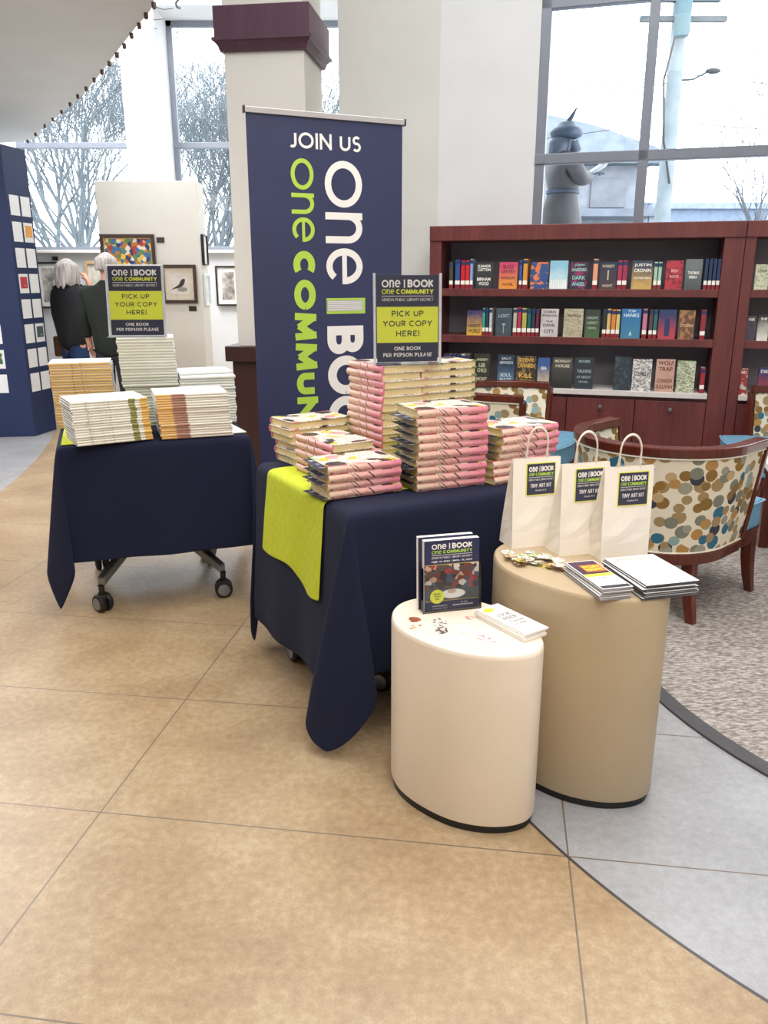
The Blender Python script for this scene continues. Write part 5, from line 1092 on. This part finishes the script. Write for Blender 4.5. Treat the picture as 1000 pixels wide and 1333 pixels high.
def top_poster(t, w_, l_, th):
    m = MB(); F_ = Matrix.Translation((0, 0, th + .0004)); rect(m, .003, w_ - .003, -l_ * .55, -l_ * .02, F_, 0); F_ = Matrix.Translation((0, 0, th + .0008)); rect(m, w_ * .25, w_ * .95, -l_ * .42, -l_ * .16, F_, 1); rect(m, .003, w_ - .003, -l_ * .58, -l_ * .49, F_, 2); rect(m, .003, w_ - .003, -l_ * .98, -l_ * .9, F_, 3)
    F_ = Matrix.Translation((0, 0, th + .0012)); put_text(m, 'STORY', w_ * .3, w_ * .9, -l_ * .28, -l_ * .2, F_, 2, .03); put_text(m, 'NIGHT', w_ * .3, w_ * .9, -l_ * .38, -l_ * .3, F_, 2, .03); put_text(m, 'EVENTS', w_ * .35, w_ * .7, -l_ * .66, -l_ * .62, F_, 3)
    m.build('printed_panel', [pm('#4a2b48', .5), pm('#c9683a', .5), M_TYEL, M_TDARK], t)
sheets('event_flyer', 'purple-topped event flyer in the narrow stack on the beige stool', 'flyer', (.497, 2.090), R(14), .085, .205, 7, .0042, .6204, pm('#f4f2ef', .45, .02, 20), 'flyers on the beige stool', dark=pm('#8f8c90', .6, .2, 80, stretch=(1, 1, 20)), top=top_poster)
def top_mag(t, w_, l_, th):
    m = MB(); F_ = Matrix.Translation((0, 0, th + .0004)); put_text(m, 'NEWS & EVENTS', w_ * .12, w_ * .8, -l_ * .14, -l_ * .07, F_, 0); 
    for i in range(7): rect(m, w_ * .1, w_ * (.8 - .05 * (i % 3)), -l_ * (.26 + .06 * i) - .002, -l_ * (.26 + .06 * i), F_, 1)
    m.build('lettering', [pm('#8f9a6a', .6), pm('#cfcdd2', .6)], t)
sheets('magazine', 'white magazine in the stack jutting over the stool edge', 'magazine', (.605, 2.105), R(10), .150, .212, 8, .0046, .6204, pm('#f2f1ef', .35, .02, 15), 'magazines on the beige stool', dark=pm('#4c4a50', .6, .5, 120, stretch=(1, 1, 20)), jit=.004, seed=9, top=top_mag)
for o in [o for o in bpy.data.objects if o.name.startswith('magazine') and o.parent is None]: o.rotation_euler[2] += R(4)

# paper bags
M_BAG = pm('#fbf3e8', .8, .02, 14, bump=.1, name='white_kraft_paper')
def bag(label, corner, a, w_=.150, d_=.088, h_=.272):
    t = thing('paper_bag', label, 'bag', (corner[0], corner[1], .6204), a, 'paper gift bags on the beige stool')
    m = MB()
    lv = [0, .05, .075, .12, .2, h_]; rd = random.Random(int(corner[0] * 1000))
    def ring(z):
        k = z / h_; dd = d_ * (1 - .90 * k ** 1.15); cr_ = .5 * (1 if z > .02 else 0); inw = (.022 * k + .006) if z > 0 else 0; y0 = d_ * .5 * k * .25
        yf = .0 + y0; yb = yf + dd; b1 = .002 * math.sin(z * 60); ex = .002 * k
        return [(-ex, yf, z), (w_ * .33, yf - .0015 + b1, z), (w_ * .66, yf - .001 - b1, z), (w_ + ex, yf, z), (w_ - inw, (yf + yb) / 2, z), (w_ + ex, yb, z), (w_ * .5, yb, z), (-ex, yb, z), (inw, (yf + yb) / 2, z)]
    R_ = [ring(z) for z in lv]; n = 9; vs = [p for r_ in R_ for p in r_]
    m.add(vs, [(i * n + j, i * n + (j + 1) % n, (i + 1) * n + (j + 1) % n, (i + 1) * n + j) for i in range(len(lv) - 1) for j in range(n)] + [tuple(reversed(range(n)))])
    m.build('body', M_BAG, t, solid=.0008)
    kT = 1.0; yf = d_ * .125; yb = yf + d_ * .1
    for yy, k_ in ((yf + .001, 0), (yb - .001, 1)):
        P = [(w_ * .28 + .0, yy + .002, h_ - .03), (w_ * .28, yy, h_ + .005)] + [(w_ * .5 - w_ * .22 * math.cos(R(180 * i / 12)) + k_ * .008, yy + k_ * .006, h_ + .04 + .05 * math.sin(R(180 * i / 12))) for i in range(13)] + [(w_ * .72, yy, h_ + .005), (w_ * .72, yy + .002, h_ - .03)]
        MB().tube(P, .0024, 7).build('handle', pm('#e2d9ca', .8, .05, 60), t, smooth=True)
    # label
    z0, z1 = h_ - .112, h_ - .014; x0, x1 = w_ * .26, w_ * .90; y_at = lambda z: d_ * .125 * z / h_ - .0042
    sl_ = math.atan2(y_at(z1) - y_at(z0), z1 - z0); P = Matrix.Translation((0, y_at(z0), z0)) @ Matrix.Rotation(R(90) - sl_, 4, 'X')
    m = MB(); m.box(x0, x1, 0, .098, -.001, 0, M=P); lab = m.build('label', M_TYEL, t)
    m = MB(); rect(m, x0 + .0025, x1 - .0025, .0025, .0955, P @ Matrix.Translation((0, 0, .0004)), 0); Q = P @ Matrix.Translation((0, 0, .0008)); w2 = x1 - x0
    logo(m, x0 + w2 * .08, x1 - w2 * .08, .044, .088, Q, 1, 2); put_caps(m, 'TINY ART KIT', x0 + w2 * .14, x1 - w2 * .14, .024, .036, Q, 1, .17, .2, .4); put_text(m, 'Grades K-5', x0 + w2 * .32, x1 - w2 * .32, .013, .018, Q, 1)
    m.build('label_print', [M_INK, M_TWHITE, M_TGREEN], lab); return t
bag('white TINY ART KIT paper bag, leftmost, beside the pink books', (.384, 2.302), R(17))
bag('white TINY ART KIT paper bag in the middle, label half hidden', (.512, 2.232), R(17))
bag('white TINY ART KIT paper bag, rightmost and fully visible, in front of the chair', (.622, 2.190), R(14))

# ================================================================ DISPLAY WALLS WITH PICTURES
# free-standing pale partition
PX0, PX1, PY = -2.772, -1.80, 8.3
t = thing('display_partition', 'free-standing pale partition with framed pictures, behind the two people', 'partition', (PX0, PY, 0), 0)
MB().box(0, PX1 - PX0, 0, .32, 0, 2.30).build('panel', pm('#d6d3cc', .8, .015, 3), t, bevel=.004)
def frame(label, x, y, z, w_, h_, fc, mat_c, pic, rz=0, mat_w=.03, fw=.03, group=None, name='framed_picture'):
    t = thing(name, label, 'picture', (x, y, z), rz, group); m = MB()
    for a in ((0, w_, 0, fw), (0, w_, h_ - fw, h_), (0, fw, fw, h_ - fw), (w_ - fw, w_, fw, h_ - fw)): m.box(a[0], a[1], -.03, -.002, a[2], a[3])
    m.build('frame', pm(fc, .4, .08, 30), t, bevel=.004); m = MB(); m.box(fw, w_ - fw, -.012, -.002, fw, h_ - fw); m.build('mount', pm(mat_c, .8), t)
    m = MB(); m.box(fw + mat_w, w_ - fw - mat_w, -.014, -.012, fw + mat_w, h_ - fw - mat_w); m.build('picture', pic, t); return t
def paint(name, stops, sc, seed=0, kind='voronoi'):
    tt = NT(name, .6); v_ = tt.mp(tt.co(), loc=(seed, 0, seed))
    if kind == 'voronoi':
        vo = tt.n('ShaderNodeTexVoronoi'); vo.inputs['Scale'].default_value = sc; tt.l(v_, vo.inputs['Vector']); cs = tt.n('ShaderNodeSeparateColor'); tt.l(vo.outputs['Color'], cs.inputs[0]); f = cs.outputs[0]
    else: f = tt.noise(v_, sc, 4, .6)
    return tt.col(tt.ramp(f, [(p, hx(c)) for p, c in stops], kind == 'voronoi'))
colour = paint('abstract_bright_painting', [(0, '#c2772e'), (.2, '#3b6fa3'), (.38, '#b8342e'), (.5, '#e5c04c'), (.62, '#5f8a57'), (.76, '#2c3b66'), (.88, '#e9dcc6')], 26)
grey = paint('soft_grey_drawing', [(.35, '#6e6a66'), (.6, '#c9c4bc')], 9, 3, 'noise')
q = aty(133, 345, PY - .03); frame('colourful street painting in dark gilt frame, partly behind the grey-haired head', aty(133, 340, PY).x, PY, aty(133, 358, PY).z, .53, .38, '#3a2822', '#c8a06a', colour, mat_w=.012)
bird = frame('small bird drawing in a dark square frame, right of the left sign', aty(213, 395, PY).x, PY, aty(213, 394.5, PY).z, .345, .365, '#3b2a22', '#cfc6b4', pm('#cfc9c0', .8), mat_w=.052)
m = MB(); Bx = Matrix.Translation((.172, -.016, .18)) @ Matrix.Rotation(R(90), 4, 'X')
m.add([(-.085 + .0, -.05, 0), (-.03, -.02, 0), (.0, .0, 0), (.02, .04, 0), (.045, .055, 0), (.062, .045, 0), (.055, .02, 0), (.04, -.01, 0), (.01, -.03, 0), (-.03, -.04, 0)], [tuple(range(10))], 0, Bx)
m.add([(.05 * math.cos(k * .524) + .03, .022 * math.sin(k * .524) - .05, 0) for k in range(12)], [tuple(range(12))], 1, Bx @ Matrix.Translation((0, 0, -.0005))); m.build('bird_drawing', [pm('#3a3734', .8), pm('#8c8780', .8)], bird)
def plate(label, x, y, z, w_=.075, h_=.05, rz=0, c='#2c2724'):
    o = MB().box(0, w_, -.006, 0, 0, h_).build('caption_plate', pm(c, .5)); o.location = (x, y, z); o.rotation_euler = (0, 0, rz); tag(o, label, 'label plate', 'caption plates beside the pictures')
plate('small dark caption plate right of the colourful painting', aty(204, 312, PY).x, PY, aty(204, 316, PY).z)
plate('small dark caption plate below the bird drawing', aty(246, 400, PY).x, PY, aty(246, 405, PY).z)
frame('slim framed print high on the right flank of the partition', PX1, PY + .06, aty(263, 345, PY).z, .20, .29, '#26262c', '#e6ecf0', paint('p1', [(.4, '#d9c7b0'), (.6, '#e9eff2')], 7, 5, 'noise'), R(90), fw=.014, mat_w=.02)
frame('white-framed print low on the right flank of the partition', PX1, PY + .05, aty(263, 398, PY).z, .22, .30, '#e8eef2', '#dfe7ec', paint('p2', [(.4, '#c8d2d8'), (.6, '#e9eff2')], 7, 8, 'noise'), R(90), fw=.014, mat_w=.02)
# pictures on the wall under the windows
def wallpic(px0, px1, py0, py1, label, fc, mc, pic, fw=.03, mw=.05):
    a = aty(px0, py1, 9.985); b = aty(px1, py0, 9.985); frame(label, a.x, 9.985, a.z, b.x - a.x, b.z - a.z, fc, mc, pic, fw=fw, mat_w=mw)
wallpic(52, 80, 341, 401, 'black and white photograph in thin black frame left of the white-haired head', '#1d1c1e', '#e9e7e2', grey, .02, .05)
wallpic(114, 136, 340, 381, 'pale picture in light wooden frame on the wall between the two heads', '#c9b083', '#ded9cd', paint('p3', [(.4, '#b9b7a5'), (.6, '#e0ddd0')], 6, 2, 'noise'), .035, .03)
wallpic(283, 312, 346, 398, 'dark-framed picture on the far wall just left of the column', '#1f1d1f', '#eceae5', grey, .02, .05)
plate('small dark caption plate above the black and white photograph', aty(68, 339, 9.98).x, 9.985, aty(68, 339, 9.98).z, .07, .045)

# tall navy display panel with small cards
q0 = atz(46, 568, 0); q1 = atz(72, 559.5, 0); dR = Vector((q1.x - q0.x, q1.y - q0.y)); 
angR = math.atan2(dR.y, dR.x); wR = .37
t = thing('display_block', 'tall navy display block with rows of small cards at the left edge', 'display panel', (q0.x, q0.y, 0), 0)
nL = Vector((-math.cos(R(8)), -math.sin(R(8)))); eR = Vector((math.cos(angR), math.sin(angR))) * wR; eL = nL * 1.6
m = MB(); m.prism([(0, 0), (eR.x, eR.y), (eR.x + eL.x, eR.y + eL.y), (eL.x, eL.y)], 0, 2.49); m.build('body', pm('#1a2b55', .7, .03, 3, name='navy_display_paint'), t, bevel=.006)
nR = Vector((math.sin(angR), -math.cos(angR)))
art = {3: '#e0a04a', 6: '#b8374a', 11: '#44585c'}
def card(p3, rz, w_, h_, label, c):
    t = thing('display_card', label, 'card', tuple(p3), rz, 'small cards pinned on the navy display block')
    MB().box(0, w_, -.004, -.0005, 0, h_).build('sheet', pm('#e9ecef', .6, .01, 5), t)
    if c: MB().box(w_ * .12, w_ * .88, -.0055, -.004, h_ * .25, h_ * .85).build('picture', paint('card_art', [(0, c), (.5, '#e5d6a8'), (.75, c)], 22, len(c)), t)
for r_ in range(8):
    for c_ in range(2):
        k = r_ * 2 + c_; s_ = (.035 + c_ * .165) ; z = 2.09 - r_ * .218
        p3 = (q0.x + math.cos(angR) * s_ + nR.x * .001, q0.y + math.sin(angR) * s_ + nR.y * .001, z - .16)
        card(p3, angR, .135, .165, 'small %s card, %s row from top, %s column of the blue panel flank' % ('colour-printed' if k in art else 'white', NUM[r_ + 1], 'near' if c_ == 0 else 'far'), art.get(k))
aL = math.atan2(-nL.y, -nL.x)
for r_ in range(6):
    z = 1.66 - r_ * .218; p3 = (q0.x + nL.x * .34, q0.y + nL.y * .34 - .001, z - .165)
    card(p3, aL, .16, .165, 'small %s card, %s of six on the dark front of the blue panel' % ('landscape picture' if r_ == 4 else 'white', NUM[r_ + 1]), '#3f6b4a' if r_ == 4 else None)
